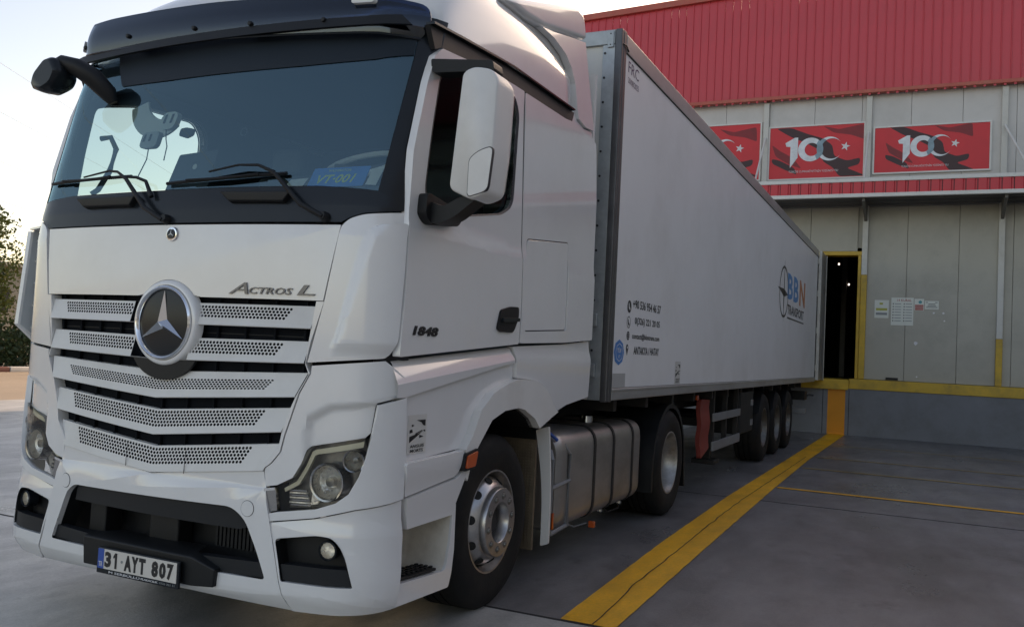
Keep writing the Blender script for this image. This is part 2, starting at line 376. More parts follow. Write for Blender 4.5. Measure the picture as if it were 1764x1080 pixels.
# dock face, yellow edge beam, orange mark
boxes('dock_wall', [(XL, 1.36, YB-.12, YB, 0, 1.03), (1.36, XR, YB-.12, YB, 0, 1.03)], DOCK, wh)
boxes('dock_edge_beam', [(XL, -2.2, YB-.14, YB+.0, 1.03, 1.255), (1.92, XR, YB-.14, YB, 1.03, 1.255)], YELLOW, wh, bevel=.01)
boxes('dock_leveller', [(-2.2, 1.915, YB-.17, YB+2, 1.02, 1.225)], YELLOW, wh, bevel=.012)
boxes('dock_leveller_lip', [(-2.2, 1.90, YB-.20, YB-.17, 1.0, 1.06)], YELLOW, wh, bevel=.006)
boxes('orange_mark', [(1.48, 1.85, YB-.124, YB-.1205, 0.003, 1.0)], ORANGE, wh)
for xx in (1.37, 1.92): boxes('dock_joint', [(xx, xx+.012, YB-.1225, YB-.119, 0, 1.0)], CREV, wh)
# door opening with dark hall behind
hall = boxes('hall_wall', [(-6, -5.9, YB+.15, 34, 1.2, 5.5), (9, 9.1, YB+.15, 34, 1.2, 5.5), (-6, 9, 34, 34.1, 1.2, 5.5), (-6, 9, YB+.15, 34, 5.5, 5.6), (-6, 9, YB+.15, 34, 1.15, 1.2)], DARKROOM, wh)
boxes('door_jamb', [(2.02, 2.088, YB-.06, YB+.3, 1.262, 4.02)], YELLOW, wh, bevel=.008)
boxes('door_jamb', [(-1.95, -1.9, YB-.06, YB+.3, 1.262, 4.02)], YELLOW, wh, bevel=.008)
boxes('door_header', [(-1.95, 2.12, YB-.06, YB+.3, 4.022, 4.11)], YELLOW, wh, bevel=.008)
# posts
for px_, zy in ((-7.2, 0), (-4.85, 0), (-2.4, 0), (-.1, 0), (2.155, 3.58), (4.835, 2.25), (7.5, 2.25), (10.2, 2.25)):
    lo = 4.12 if px_ == -.1 else 1.262
    if zy: boxes('post_yellow_foot', [(px_-.062, px_+.062, YB-.10, YB-.002, 1.262, zy)], YELLOW, wh, bevel=.008)
    boxes('post', [(px_-.06, px_+.06, YB-.098, YB-.002, (zy+.002 if zy else lo), 7.62)], POST, wh, bevel=.008)
# small weather strip panels beside columns
# canopy with red corrugated fascia
cx0, cx1, YF = -6.0, XR, 16.70
boxes('canopy_rail', [(cx0, cx1, YF-.03, YF+.03, 5.46, 5.54)], TRIMW, wh, bevel=.006)
boxes('canopy_rail', [(cx0, cx1, YF-.04, YF+.06, 5.13, 5.21)], TRIMW, wh, bevel=.006)
fp = []
x = cx0
proto = None
while x < cx1-.05:
    if proto is None:
        proto = pydata('fascia_strip', [(0,0,5.21),(.15,0,5.21),(.165,.02,5.21),(.2,.02,5.21),(0,0,5.46),(.15,0,5.46),(.165,.02,5.46),(.2,.02,5.46)], [(0,1,5,4),(1,2,6,5),(2,3,7,6)], REDF, wh, smooth=None); o = proto
    else:
        o = proto.copy(); C.objects.link(o)
    o.location = (x, YF-.01, 0); x += .215
boxes('fascia_back', [(cx0, cx1, YF+.02, YF+.03, 5.21, 5.46)], BAND, wh)
V, Fc = [], []; n = int((cx1-cx0)/.09)
for i in range(n+1):
    x = cx0+i*.09; z = .03*(i % 2)
    V += [(x, YF+.03, 5.22+z), (x, YB, 5.30+z)]
for i in range(n): Fc.append((2*i, 2*i+2, 2*i+3, 2*i+1))
pydata('canopy_roof_sheet', V, Fc, SOFF, wh, smooth=None)
for yy in (YF+.3, YF+.75, YF+1.1): boxes('purlin', [(cx0, cx1, yy-.03, yy+.03, 5.13, 5.215)], SOFF, wh)
for px_ in (-4.85, -2.4, -.1, 2.155, 4.835, 7.5, 10.2):
    pydata('canopy_bracket', [(px_-.03, YF+.08, 5.06), (px_+.03, YF+.08, 5.06), (px_+.03, YB-.1, 4.78), (px_-.03, YB-.1, 4.78), (px_-.03, YF+.08, 5.13), (px_+.03, YF+.08, 5.13), (px_+.03, YB-.1, 5.13), (px_-.03, YB-.1, 5.13)],
           [(0,1,2,3),(4,5,6,7),(0,1,5,4),(1,2,6,5),(2,3,7,6),(3,0,4,7)], SOFF, wh, smooth=None)
for px_, ex in ((-2.4, -2.5), (-.1, -.12), (2.155, 2.16), (4.835, 5.25), (7.5, 7.9)):
    tube('tie_rod', [(px_, YB-.12, 6.78), (ex, YF, 5.54)], .022, TRIMW, wh)
# red upper cladding of narrow standing-seam strips under a salmon coloured trim
YC = YB-.14
def eave(x): return 10.28+.035*x
pv = None; x = XL
i = 0
while x < XR-.01:
    z1 = eave(x+.095)
    me = bpy.data.meshes.new('cladding_strip')
    me.from_pydata([(0,0,7.74),(.165,0,7.74),(.172,-.028,7.74),(.183,-.028,7.74),(.19,0,7.74),(0,0,z1),(.165,0,z1),(.172,-.028,z1),(.183,-.028,z1),(.19,0,z1)], [], [(0,1,6,5),(1,2,7,6),(2,3,8,7),(3,4,9,8)])
    o = obj('cladding_strip', me, REDC, wh, smooth=None); o.location = (x, YC+.004*math.sin(i*7.1), 0); x += .19; i += 1
boxes('cladding_backing', [(XL, XR, YC+.02, YC+.1, 7.74, 9.85)], REDC, wh)
boxes('lower_trim', [(XL, XR, YC-.07, YC+.1, 7.66, 7.745)], SALMON, wh, bevel=.008)
xx = XL+.05; dr = []
while xx < XR: dr.append((xx, xx+.05, YC-.045, YC-.01, 7.62, 7.66)); xx += .19
dp_ = boxes('drip_tooth', [(0, .05, YC-.045, YC-.01, 7.62, 7.66)], REDC, wh)
for q, b_ in enumerate(dr):
    o = dp_ if q == 0 else dp_.copy()
    if q: C.objects.link(o)
    o.location = (b_[0], 0, 0)
pydata('eave_trim', [(XL-.1, YC-.10, eave(XL)-.02), (XR, YC-.10, eave(XR)-.02), (XR, YC-.10, eave(XR)+.13), (XL-.1, YC-.10, eave(XL)+.13), (XL-.1, YC+.2, eave(XL)-.02), (XR, YC+.2, eave(XR)-.02), (XR, YC+.2, eave(XR)+.13), (XL-.1, YC+.2, eave(XL)+.13)],
       [(0,1,2,3),(4,5,6,7),(0,1,5,4),(3,2,6,7),(0,3,7,4)], SALMON, wh, smooth=None)
boxes('side_wall', [(XL-.05, XL+.02, YC, 45, 0, 9.95)], WALLL, wh)
boxes('roof', [(XL, XR, YC+.1, 45, 9.8, 9.95)], SOFF, wh)
for (xx, zz) in ((.2, 1.9), (1.75, 3.35)):
    pass
for (xx, yy, zz) in ((.90, 26, 4.70), (1.21, 26, 4.06)):
    boxes('hall_lamp', [(xx-.02, xx+.02, yy, yy+.06, zz, zz+.05)], LAMP, wh)
for q in range(4): boxes('hall_column', [(-.8+q*.9, -.65+q*.9, 22+q*2, 22.15+q*2, 1.2, 5.5)], SOFF, wh)
boxes('wall_vent', [(2.66, 2.91, YB-.02, YB-.001, 1.27, 1.325)], BLACKP, wh)
for (xx, zz, r) in ((3.24, 2.10, .05), (3.58, 2.77, .025), (3.77, 2.77, .025), (3.79, 2.6, .02), (3.28, 1.37, .02)):
    plate('paper_scrap', [(xx+r*random.uniform(.7, 1.2)*math.cos(a), zz+r*random.uniform(.6, 1.1)*math.sin(a)) for a in [j*math.pi/4 for j in range(8)]], W, WTXT, wh, t=.002, w0=.004)

# wing of the same warehouse along the right edge of the yard, outside the frame
wg = root('warehouse_wing', (14, 0, 0), 'grey clad warehouse wing along the right edge of the yard', 'warehouse')
boxes('wall', [(14.0, 24, -22, 44, 0, 5.2)], WALLG, wg)
boxes('upper_cladding', [(13.9, 24, -22, 44, 5.2, 8.2)], WALLL, wg)
boxes('eave_trim', [(13.8, 24, -22, 44, 8.2, 8.35)], SALMON, wg)
for i in range(11): boxes('shutter_door', [(13.95, 13.998, -20+i*3.4, -17.6+i*3.4, 1.2, 4.2)], TRIMW, wg)

# banners
def banner(x0, x1, z0, z1, ex, label, sc_=1.0):
    b = root('banner', ((x0+x1)/2, YB-.06, z0), label, 'banner', 'red anniversary banners under the red cladding')
    boxes('frame', [(x0, x1, YB-.05, YB-.002, z0, z0+.035), (x0, x1, YB-.05, YB-.002, z1-.035, z1), (x0, x0+.035, YB-.05, YB-.002, z0+.036, z1-.036), (x1-.035, x1, YB-.05, YB-.002, z0+.036, z1-.036)], TRIMW, b)
    boxes('print', [(x0+.036, x1-.036, YB-.035, YB-.003, z0+.036, z1-.036)], BANR, b)
    xa, xb, za, zb = x0+.04, x1-.04, z0+.04, z1-.04; cxm = (x0+x1)/2+ex; h = 1.18*sc_; czm = (z0+z1)/2
    def P(pts, m, w, nm):
        pts = [(min(xb, max(xa, cxm+p[0]*h)), min(zb, max(za, czm+p[1]*h))) for p in pts]
        plate(nm, pts, W, m, b, t=.0015, w0=w)
    # folds of cloth printed dark across the red
    P(rp([(-.78,.5),(-.5,.5),(-.18,.36),(.1,.26),(.28,.12),(.32,-.1),(.55,-.2),(.8,-.15),(.78,-.28),(.55,-.34),(.9,-.5),(.42,-.5),(.30,-.32),(.12,-.2),(.02,.05),(-.2,.18),(-.5,.32)], .06), BAND, .0375, 'printed_fold')
    P(rp([(-.86,.18),(-.7,.05),(-.45,-.1),(-.28,-.32),(-.5,-.24),(-.78,-.06)], .05), BANM, .037, 'printed_fold')
    P(rp([(-.86,-.1),(-.7,-.14),(-.42,-.3),(-.36,-.44),(-.6,-.33),(-.84,-.2)], .05), BAND, .037, 'printed_fold')
    P(rp([(.1,.5),(.4,.42),(.84,.5),(.86,.2),(.62,.3),(.3,.36)], .05), BANM, .037, 'printed_fold')
    P([(-.60,.20),(-.42,.30),(-.36,.30),(-.36,-.10),(-.50,-.30),(-.50,.12),(-.58,.13)], SILV, .041, 'numeral_one')
    def ring(cx, cz, ro, ri, dx, m, nm, w, a0=0, a1=360):
        A = circ(cx, cz, ro, ro, 32, a0, a1); B = circ(cx+dx, cz, ri, ri, 32, a0, a1)
        V = [W(cxm+p[0]*h, czm+p[1]*h, w) for p in A+B]; n_ = len(A); cl = a1-a0 == 360
        pydata(nm, V, [(i, (i+1) % n_, n_+(i+1) % n_, n_+i) for i in range(n_ if cl else n_-1)], m, b, smooth=None)
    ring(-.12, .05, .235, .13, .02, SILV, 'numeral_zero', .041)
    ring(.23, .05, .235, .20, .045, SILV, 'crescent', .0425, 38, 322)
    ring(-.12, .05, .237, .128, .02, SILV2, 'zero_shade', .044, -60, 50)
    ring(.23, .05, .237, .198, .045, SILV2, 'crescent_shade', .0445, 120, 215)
    st = []
    for q in range(10):
        r = .09 if q % 2 == 0 else .036; a = math.radians(90+q*36-14); st.append((.52+r*math.cos(a), .08+r*math.sin(a)))
    P(st, BANW, .041, 'star')
    text('caption', "TÜRKİYE CUMHURİYETİ'NİN YÜZÜNCÜ YILI", (cxm-.52*h, cxm+.40*h, czm-.40*h, czm-.345*h), lambda u, v, w: W(u, v, w+.046), BANW, b)
    return b
banner(-2.30, -.20, 5.79, 7.20, -.07, 'red 100 banner half hidden by the trailer roof, left of the three')
banner(-.04, 2.09, 5.78, 7.06, .03, 'red 100 banner between two grey posts, middle of the three')
banner(2.25, 4.60, 5.84, 6.92, -.05, 'red 100 banner with plain red right end, right of the three', .86)

# papers on the dock wall
def poster(x0, x1, z0, z1, label, draw, m=PAPER, nm='wall_notice'):
    b = root(nm, ((x0+x1)/2, YB, z0), label, 'notice')
    boxes('sheet', [(x0, x1, YB-.008, YB-.001, z0, z1)], m, b)
    draw(b, x0, x1, z0, z1); return b
def bar(b, x0, x1, z0, z1, m, nm='print', w=.0105): boxes(nm, [(x0, x1, YB-w, YB-.0082, z0, z1)], m, b)
GREENI = mat('olive_print', (.42, .42, .06), .5); REDI = mat('red_print', (.45, .04, .03), .5); TEAL = mat('teal_print', (.05, .30, .32), .5); GREYI = mat('grey_print', (.25, .27, .27), .5)
def d1(b, x0, x1, z0, z1):
    bar(b, x0+.03, x1-.03, z0+.17, z0+.22, GREENI); bar(b, x0+.1, x1-.12, z1-.1, z1-.06, GREENI); bar(b, x0+.03, x1-.03, z0+.07, z0+.12, GREYI)
def d2(b, x0, x1, z0, z1):
    text('print', '14 KURAL', (x0+.12, x1-.04, z1-.085, z1-.03), lambda u, v, w: W(u, v, .011), REDI, b)
    for i in range(7):
        z = z1-.15-i*.062
        bar(b, x0+.03, x0+.05, z, z+.025, INK); bar(b, x0+.07, x0+.20, z+.005, z+.02, GREYI); bar(b, x0+.25, x0+.27, z, z+.025, INK); bar(b, x0+.29, x1-.03, z+.005, z+.02, GREYI)
def d3(b, x0, x1, z0, z1):
    plate('print', circ((x0+x1)/2+.02, z1-.07, .035, n=14), W, TEAL, b, t=.001, w0=.0115)
    for i in range(3): bar(b, x0+.012, x1-.012, z0+.015+i*.042, z0+.045+i*.042, REDI)
def d4(b, x0, x1, z0, z1):
    for i, (a, c) in enumerate(((.02, .06), (.20, .25), (.07, .21), (.06, .22), (.03, .25))):
        z = z1-.04 if i < 2 else z1-.04-.035*(i-1); bar(b, x0+a, x0+c, z, z+.012, INK)
poster(2.39, 2.68, 2.63, 3.03, 'small white notice with olive print beside the yellow door jamb', d1)
poster(2.73, 3.18, 2.48, 3.09, 'tall white rules poster with red heading on the grey wall', d2)
poster(3.195, 3.385, 2.81, 3.07, 'narrow notice with red band right of the tall rules poster', d3)
poster(3.40, 3.675, 2.845, 3.03, 'small white landscape notice, rightmost of the wall papers', d4)

# =================================================================== FAR LEFT: kerb, hedge, tree, houses, cables
kb = root('kerb', (-23.8, 17, 0), 'red and white painted kerb along the far side of the road', 'kerb')
pr = {}
for i in range(36):
    c = i % 2
    if c not in pr:
        o = boxes('kerb_block', [(-24.0, -23.75, 0, 1.48, -.02, .16)], (KERBW, KERBR)[c], kb, bevel=.02, seg=1); pr[c] = o
    else: o = pr[c].copy(); C.objects.link(o)
    o.location = (0, -5+i*1.5, 0)
def leaves(name, blobs, n, size, m, parent=None):
    V, Fc = [], []; tot = sum(b[3]**2 for b in blobs)
    for (cx, cy, cz, r) in blobs:
        for _ in range(int(n*r*r/tot)):
            v = Vector((random.gauss(0, 1), random.gauss(0, 1), random.gauss(0, 1))).normalized()*r*random.uniform(.45, 1.05)
            v *= 1+.35*noise.noise(v*1.7+Vector((cx, cy, cz)))
            p = Vector((cx, cy, cz))+v; a = Vector((random.gauss(0, 1), random.gauss(0, 1), random.gauss(0, 1))).normalized(); b_ = a.orthogonal().normalized(); s = size*random.uniform(.6, 1.4); q = len(V)
            V += [p-a*s, p+b_*s*.5, p+a*s, p-b_*s*.5]; Fc.append((q, q+1, q+2, q+3))
    me = bpy.data.meshes.new(name); me.from_pydata([tuple(v) for v in V], [], Fc); return obj(name, me, m, parent, smooth=None)
def tree(x, y, h, r, label, lm=LEAF, n=9000, grp='trees beyond the road'):
    t = root('tree', (x, y, 0), label, 'tree', grp)
    tube('trunk', [(x, y, -.1), (x+.1, y, h*.2), (x-.05, y+.1, h*.45), (x+.1, y, h*.7)], [.2, .15, .11, .05], BARK, t)
    bl = []
    for i in range(14):
        a = random.uniform(0, 6.28); k_ = random.uniform(.1, 1); hz = random.uniform(.35, .95)
        q = (x+math.cos(a)*r*k_*.8, y+math.sin(a)*r*k_*.8, h*hz, r*random.uniform(.28, .45)); bl.append(q)
        tube('limb', [(x, y, h*hz*.6), (q[0], q[1], q[2])], [.06, .02], BARK, t, n=5)
    leaves('crown', bl, n, .07, lm, t)['kind'] = 'stuff'
tree(-26.6, 16.6, 5.6, 2.0, 'small sunlit tree at the left edge beyond the painted kerb', n=3800)
tree(-32.5, 19.5, 5.2, 2.2, 'darker tree standing behind the sunlit one beyond the kerb', LEAF2, 8000)
tree(-27.5, 24.5, 5.2, 2.3, 'tree hidden mostly behind the cab beyond the kerb', LEAF2, 8000)
hd = root('hedge', (-26, 18, 0), 'dark green hedge behind the red and white kerb', 'hedge')
leaves('foliage', [(-26.2+random.uniform(-.5, .6), 8+i*.9, .75+random.uniform(-.1, .45), random.uniform(.7, 1.1)) for i in range(26)], 22000, .08, LEAF2, hd)['kind'] = 'stuff'
fh = root('far_building', (-44, 30, 0), 'low beige building behind the hedge beyond the road', 'building')
boxes('wall', [(-52, -40, 16, 52, 0, 4.6)], FARW, fh)
boxes('roof', [(-52.3, -39.7, 15.7, 52.3, 4.6, 4.8)], WALLG, fh)
for i in range(12):
    f_ = boxes('window', [(-40.0, -39.95, 18+i*2.6, 19.3+i*2.6, 2.2, 3.5)], BLACKG, fh)
cb = root('utility_line', (-40, 60, 0), 'power poles with thin cables sagging across the pale sky at left', 'power line')
base = Vector((3.459, -3.273, 1.508))
for q, (dx, dz) in enumerate(((-.86, .53), (-.86, .49), (-.86, .43), (-.86, .36), (-.86, .31))):
    p0 = Vector((-27.-q*1.6, 12.+q*.3, 0)); zt = (13.6, 12.2, 10.5, 9.0, 7.8)[q]
    pts = []
    for i in range(13):
        t = i/12; p = p0+Vector((-.5, .866, 0))*(t*190-95); pts.append((p.x, p.y, zt-1.2))
    tube('cable', pts, .008, WIRE, cb, n=4)
tube('pole', [(-70, 85, 0), (-70, 85, 15)], .15, WIRE, cb); tube('pole', [(20, -70, 0), (20, -70, 15)], .15, WIRE, cb)

# =================================================================== TRACTOR
tk = root('truck_tractor', (0, 1.42, 0), 'white highway tractor unit with big star on its slatted grille', 'truck')
G = .012
# hood panel with the bulge round the emblem
LX, LZ = .035, 1.562
bul = circ(LX, LZ, .222, .215, 24, 144, 36)[::1]
hood = [(-.985, 2.055), (-.935, 1.694)]+[(LX-.232+.02, 1.694)]+[(p[0], p[1]) for p in bul if p[1] > 1.70]+[(LX+.232-.02, 1.694), (.935, 1.694), (1.0, 2.048)]
hood = hood[:1]+hood[1:]
hp = plate('hood_panel', hood, F, WHITE, tk, t=.03, du=.06, bevel=.006)
# badge above the emblem
lathe('badge', [(0, .008), (.024, .008), (.034, .006), (.036, 0)], F(.035, 2.005, 0), (-.0, -1, 0), CHROME, hp, n=28)
bd = plate('badge_disc', circ(.035, 2.005, .026, n=20), F, BLACKG, hp, t=.002, w0=.011)
def star(name, cx, cz, R, w, hgt, m, parent, rot=90):
    V = []; 
    for q in range(3):
        a = math.radians(rot+120*q); V.append(F(cx+R*math.cos(a), cz+R*math.sin(a), w))
        a += math.radians(60); V.append(F(cx+R*.16*math.cos(a), cz+R*.16*math.sin(a), w))
    V.append(F(cx, cz, w+hgt)); V += [F(cx, cz, w-.005)]
    return pydata(name, V, [(i, (i+1) % 6, 6) for i in range(6)]+[(i, (i+1) % 6, 7) for i in range(6)], m, parent, smooth=None)
star('badge_star', .035, 2.005, .025, .0125, .003, PALEPL, bd)
text('model_lettering', 'A', (.418, .53, 1.714, 1.769), lambda u, v, w_: F(u, v, w_), LETM, tk, ext=.008, shear=.35)
text('model_lettering', 'CTROS', (.535, .775, 1.716, 1.748), lambda u, v, w_: F(u, v, w_), LETM, tk, ext=.008, shear=.25, bold=.01)
text('model_lettering', 'L', (.80, .895, 1.716, 1.764), lambda u, v, w_: F(u, v, w_), LETM, tk, ext=.008, shear=.25, bold=.01)
# emblem: white surround, chrome ring, black disc, star
def Ef(c, s_): return c
em = lathe('emblem_surround', [(.218, -.03), (.212, .004), (.206, .014), (.198, .019), (.188, .019), (.184, .010), (.184, -.02)], F(LX, LZ, 0), (0, -1, 0), WHITE, tk, n=64)
lathe('emblem_ring', [(.185, .012), (.183, .028), (.175, .035), (.167, .030), (.163, .018)], F(LX, LZ, 0), (0, -1, 0), CHROME, em, n=64)
lathe('emblem_disc', [(0, .022), (.15, .019), (.165, .016)], F(LX, LZ, 0), (0, -1, 0), BLACKG, em, n=48)
V = []; R = .160
c0 = Vector(F(LX, LZ, 0))
for q in range(3):
    a = math.radians(90+120*q); V.append(c0+Vector((R*math.cos(a), -.024, R*math.sin(a)))); a += math.radians(60); V.append(c0+Vector((R*.19*math.cos(a), -.022, R*.19*math.sin(a))))
V += [c0+Vector((0, -.056, 0)), c0+Vector((0, -.012, 0))]
pydata('emblem_star', V, [(i, (i+1) % 6, 6) for i in range(6)]+[(i, (i+1) % 6, 7) for i in range(6)], CHROME, em, smooth=None)
# dark dome under the emblem
plate('emblem_base', circ(LX, 1.45, .225, .170, 30, 204, 336), F, BLACKP, tk, t=.02, w0=.006, du=.06)

# grille slats pierced with rows of holes; both ends slope
def vz(c, e, s, se): return c+(e-c)*min(1, abs(s)/se)
def slat(name, top, bot, prf, sp_t, sp_b, sx, rows, s_in=0., w_t=-.018, w_b=.010, lip=True, segs=None):
    """top/bot/prf = ((z centre, z end), ...); sx = (end at top, end at bottom)"""
    V, Fc = [], []
    def pt(s, q):
        zt = vz(*top, s, .9); zb = vz(*bot, s, .9); z = zb+(zt-zb)*q
        return F(s, z, w_b+(w_t-w_b)*q)
    def quad(s0, s1, q0, q1, e0=None, e1=None):
        n_ = max(1, int(abs(s1-s0)/.06)); b = len(V)
        for i in range(n_+1):
            a = i/n_; V.append(pt(s0+(s1-s0)*a, q0)); V.append(pt((s0 if e0 is None else e0)+((s1 if e1 is None else e1)-(s0 if e0 is None else e0))*a, q1))
        for i in range(n_): Fc.append((b+2*i, b+2*i+2, b+2*i+3, b+2*i+1))
    q0, q1 = prf; pitch = .0205
    for sg in ((1, -1)):
        e = lambda q: sg*(sx[1]+(sx[0]-sx[1])*q)
        quad(sg*s_in, e(0), 0, q0, sg*s_in, e(q0)); quad(sg*s_in, e(q1), q1, 1, sg*s_in, e(1))
        for r in range(rows):
            a = q0+(q1-q0)*r/rows; b = q0+(q1-q0)*(r+1)/rows
            lim = sp_b+(sp_t-sp_b)*(r+.5)/rows
            st = max(s_in, .0)+(pitch/2 if r % 2 else 0)
            if s_in == 0 and r % 2: 
                if sg > 0: pass
            nn = int((lim-st)/pitch)
            en = st+nn*pitch
            if s_in > 0 or not (r % 2):
                if st > s_in: quad(sg*s_in, sg*st, a, b)
            elif sg > 0:   # centre cell of the staggered rows
                cell(V, Fc, pt, 0., pitch, a, b, 1)
            for i in range(nn): cell(V, Fc, pt, sg*(st+(i+.5)*pitch), pitch, a, b, sg)
            quad(sg*en, e(a), a, b, sg*en, e(b))
    # rolled lower lip and upper return
    b = len(V); n_ = 24
    for i in range(n_+1):
        s = -sx[1]+2*sx[1]*i/n_; zb = vz(*bot, s, .9); V += [F(s, zb, w_b), F(s, zb-.003, w_b-.006), F(s, zb, w_b-.05)]
    for i in range(n_):
        for j in range(2): Fc.append((b+3*i+j, b+3*i+3+j, b+3*i+4+j, b+3*i+1+j))
    b = len(V)
    for i in range(n_+1):
        s = -sx[0]+2*sx[0]*i/n_; zt = vz(*top, s, .9); V += [F(s, zt, w_t), F(s, zt+.001, w_t-.03)]
    for i in range(n_): Fc.append((b+2*i, b+2*i+2, b+2*i+3, b+2*i+1))
    return pydata(name, V, Fc, WHITE2, tk, smooth=30)
def cell(V, Fc, pt, sc_, p, a, b, sg):
    o = len(V); h = p/2; m_ = (a+b)/2; hq = (b-a)/2
    for i in range(8):
        an = math.radians(45*i); cx = round(math.cos(an), 3); cy = round(math.sin(an), 3)
        k_ = 1/max(abs(cx), abs(cy)); V.append(pt(sc_+cx*k_*h, m_+cy*k_*hq))
    for i in range(8):
        an = math.radians(45*i); V.append(pt(sc_+math.cos(an)*.0078, m_+math.sin(an)*hq*.90))
    for i in range(8): Fc.append((o+i, o+(i+1) % 8, o+8+(i+1) % 8, o+8+i))
slat('grille_slat', (1.665, 1.667), (1.560, 1.564), (.33, .90), .79, .74, (.900, .885), 4, s_in=.21)
slat('grille_slat', (1.490, 1.503), (1.380, 1.404), (.30, .90), .755, .70, (.872, .860), 4, s_in=.19)
slat('grille_slat', (1.320, 1.358), (1.190, 1.250), (.30, .72), .715, .665, (.870, .822), 5)
slat('grille_slat', (1.130, 1.198), (1.008, 1.092), (.28, .94), .675, .625, (.798, .762), 5)
slat('grille_slat', (.948, 1.035), (.822, .915), (.28, .93), .61, .565, (.745, .675), 5)
# dark depth behind the slats with ribs
plate('grille_backing', [(-.93, 1.70), (-.80, 1.0), (-.70, .86), (0, .78), (.70, .86), (.80, 1.0), (.93, 1.70)], F, SLOTM, tk, t=.01, w0=-.055, du=.1)
V = []
rb = []
for i in range(-5, 6):
    x = i*.165
    if abs(x) > .90: continue
    y = F(x, 1.2)[1]; zl = 1.05 if abs(x) > .68 else .90
    rb.append((x-.006, x+.006, y+.035, y+.06, zl, 1.69))
for b_ in rb: boxes('grille_rib', [b_], SLOTM, tk)
for b_ in rb: boxes('grille_rib', [(b_[0]-.005, b_[0]-.001, b_[2]+.006, b_[3], b_[4], b_[5])], BLACKP, tk)
for (z, e, dz) in ((1.522, .86, 0), (1.355, .87, -.03), (1.165, .76, -.05), (.995, .72, -.06)):
    plate('louvre_line', [(-e, z-.002), (0, z+dz-.002), (e, z-.002), (e, z+.002), (0, z+dz+.002), (-e, z+.002)], F, BLACKP, tk, t=.01, w0=-.048, du=.06)
# grille side frames
for sg in (1, -1):
    fr = [(.943, 1.690), (.903, 1.690), (.875, 1.500), (.864, 1.400), (.885, 1.352), (.824, 1.246), (.800, 1.190), (.764, 1.088), (.752, 1.020), (.70, .955), (.668, .912), (.675, .902), (.712, .93), (.757, .985), (.774, 1.06), (.838, 1.262), (.890, 1.357), (.866, 1.402), (.885, 1.5)]
    plate('grille_frame', mirr(fr, sg), F, WHITE, tk, t=.06, w0=.004, du=.06, bevel=.003)
    # inner side wall of each slot end
    wl = [(.903, 1.69), (.875, 1.50), (.864, 1.40)]
    wall('grille_frame_return', mirr(wl, sg), F, 0, -.10, WHITE2, tk, closed=False)
    wl = [(.885, 1.352), (.824, 1.246), (.800, 1.19), (.764, 1.088), (.752, 1.02), (.70, .955)]
    wall('grille_frame_return', mirr(wl, sg), F, 0, -.10, WHITE2, tk, closed=False)
# joints of the lowest slat
for s in (-.17, .22): plate('slat_joint', [(s-.002, .835), (s+.001, .835), (s+.008, .955), (s+.005, .955)], F, CREV, tk, t=.001, w0=.0125)

# centre bumper
def bw(s, z): return .018*sst(.815, .785, z)-.035*sst(.325, .26, z)
cen = [(-.672, .905), (-.225, .845), (.0, .815), (.225, .845), (.672, .905), (.694, .815), (.800, .393), (.820, .338), (.848, .262), (.276, .282), (0, .285), (-.276, .282), (-.848, .262), (-.820, .338), (-.800, .393), (-.694, .815)]
op = rp([(-.715, .398), (-.665, .52, .05), (-.605, .66, .05), (-.55, .70, .06), (.52, .712, .08), (.60, .66, .08), (.675, .52, .05), (.728, .398)], .02, 5)
bp_ = plate('bumper_centre', cen, F, WHITE, tk, t=.03, holes=[op], du=.06, dv=.05, wf=bw, bevel=.005)
wall('intake_surround', op, F, .018, -.10, BLACKP, tk)
plate('intake_back', [(-.74, .38), (-.62, .70), (.62, .71), (.75, .38)], F, BLACKP, tk, t=.01, w0=-.22, du=.1)
plate('intake_top_bar', [(-.57, .615), (-.555, .695), (.53, .705), (.60, .62), (.55, .605)], F, DARKP, tk, t=.06, w0=-.01, du=.08, bevel=.01)
plate('intake_side_pad', [(.30, .398), (.30, .46), (.70, .47), (.725, .40)], F, DARKP, tk, t=.05, w0=.004, du=.08, bevel=.008)
plate('intake_side_pad', [(-.715, .40), (-.69, .47), (-.38, .46), (-.38, .398)], F, DARKP, tk, t=.05, w0=.004, du=.08, bevel=.008)
boxes('tow_block', [(-.10, .10, .06, .16, .44, .60)], BLACKP, tk, bevel=.012)
boxes('tow_block', [(-.52, -.40, .05, .16, .44, .62)], BLACKP, tk, bevel=.01)
rd = [(.28+i*.025, .295+i*.025, .13, .15, .47, .60) for i in range(13)]
for b_ in rd: boxes('radiator_fin', [b_], DARKP, tk)
# stepped plate carrier
st_ = pydata('step_bracket', [F(-.41, .475, .0), F(.33, .475, .0), F(.47, .415, .0), F(.47, .415, .045), F(-.41, .460, .045), F(.33, .455, .045),
      F(-.405, .318, .045), F(.46, .33, .045), F(.33, .318, .045), F(-.405, .318, 0), F(.46, .33, 0), F(-.30, .475, -.12), F(.28, .475, -.12)],
      [(0, 1, 5, 4), (1, 2, 3, 5), (4, 5, 8, 6), (5, 3, 7, 8), (6, 8, 7, 10, 9), (0, 4, 6, 9), (2, 10, 7, 3), (0, 11, 12, 1)], BLACKP, tk, bevel=.008, smooth=35)
NX0, NX1, NZ0, NZ1 = -.265, .285, .302, .430
NPy = F(0, .4, .050)[1]
NP = lambda u, v, w_=0.: (u, NPy-w_-.0, v)
pf = boxes('number_plate', [(NX0, NX1, NPy-.012, NPy+.004, NZ0, NZ1)], BLACKG, tk, bevel=.004)
boxes('plate_face', [(NX0+.012, NX1-.012, NPy-.015, NPy-.0121, NZ0+.026, NZ1-.006)], PLATEW, pf)
boxes('plate_band', [(NX0+.012, NX0+.052, NPy-.0165, NPy-.0151, NZ0+.026, NZ1-.006)], BLUEP, pf)
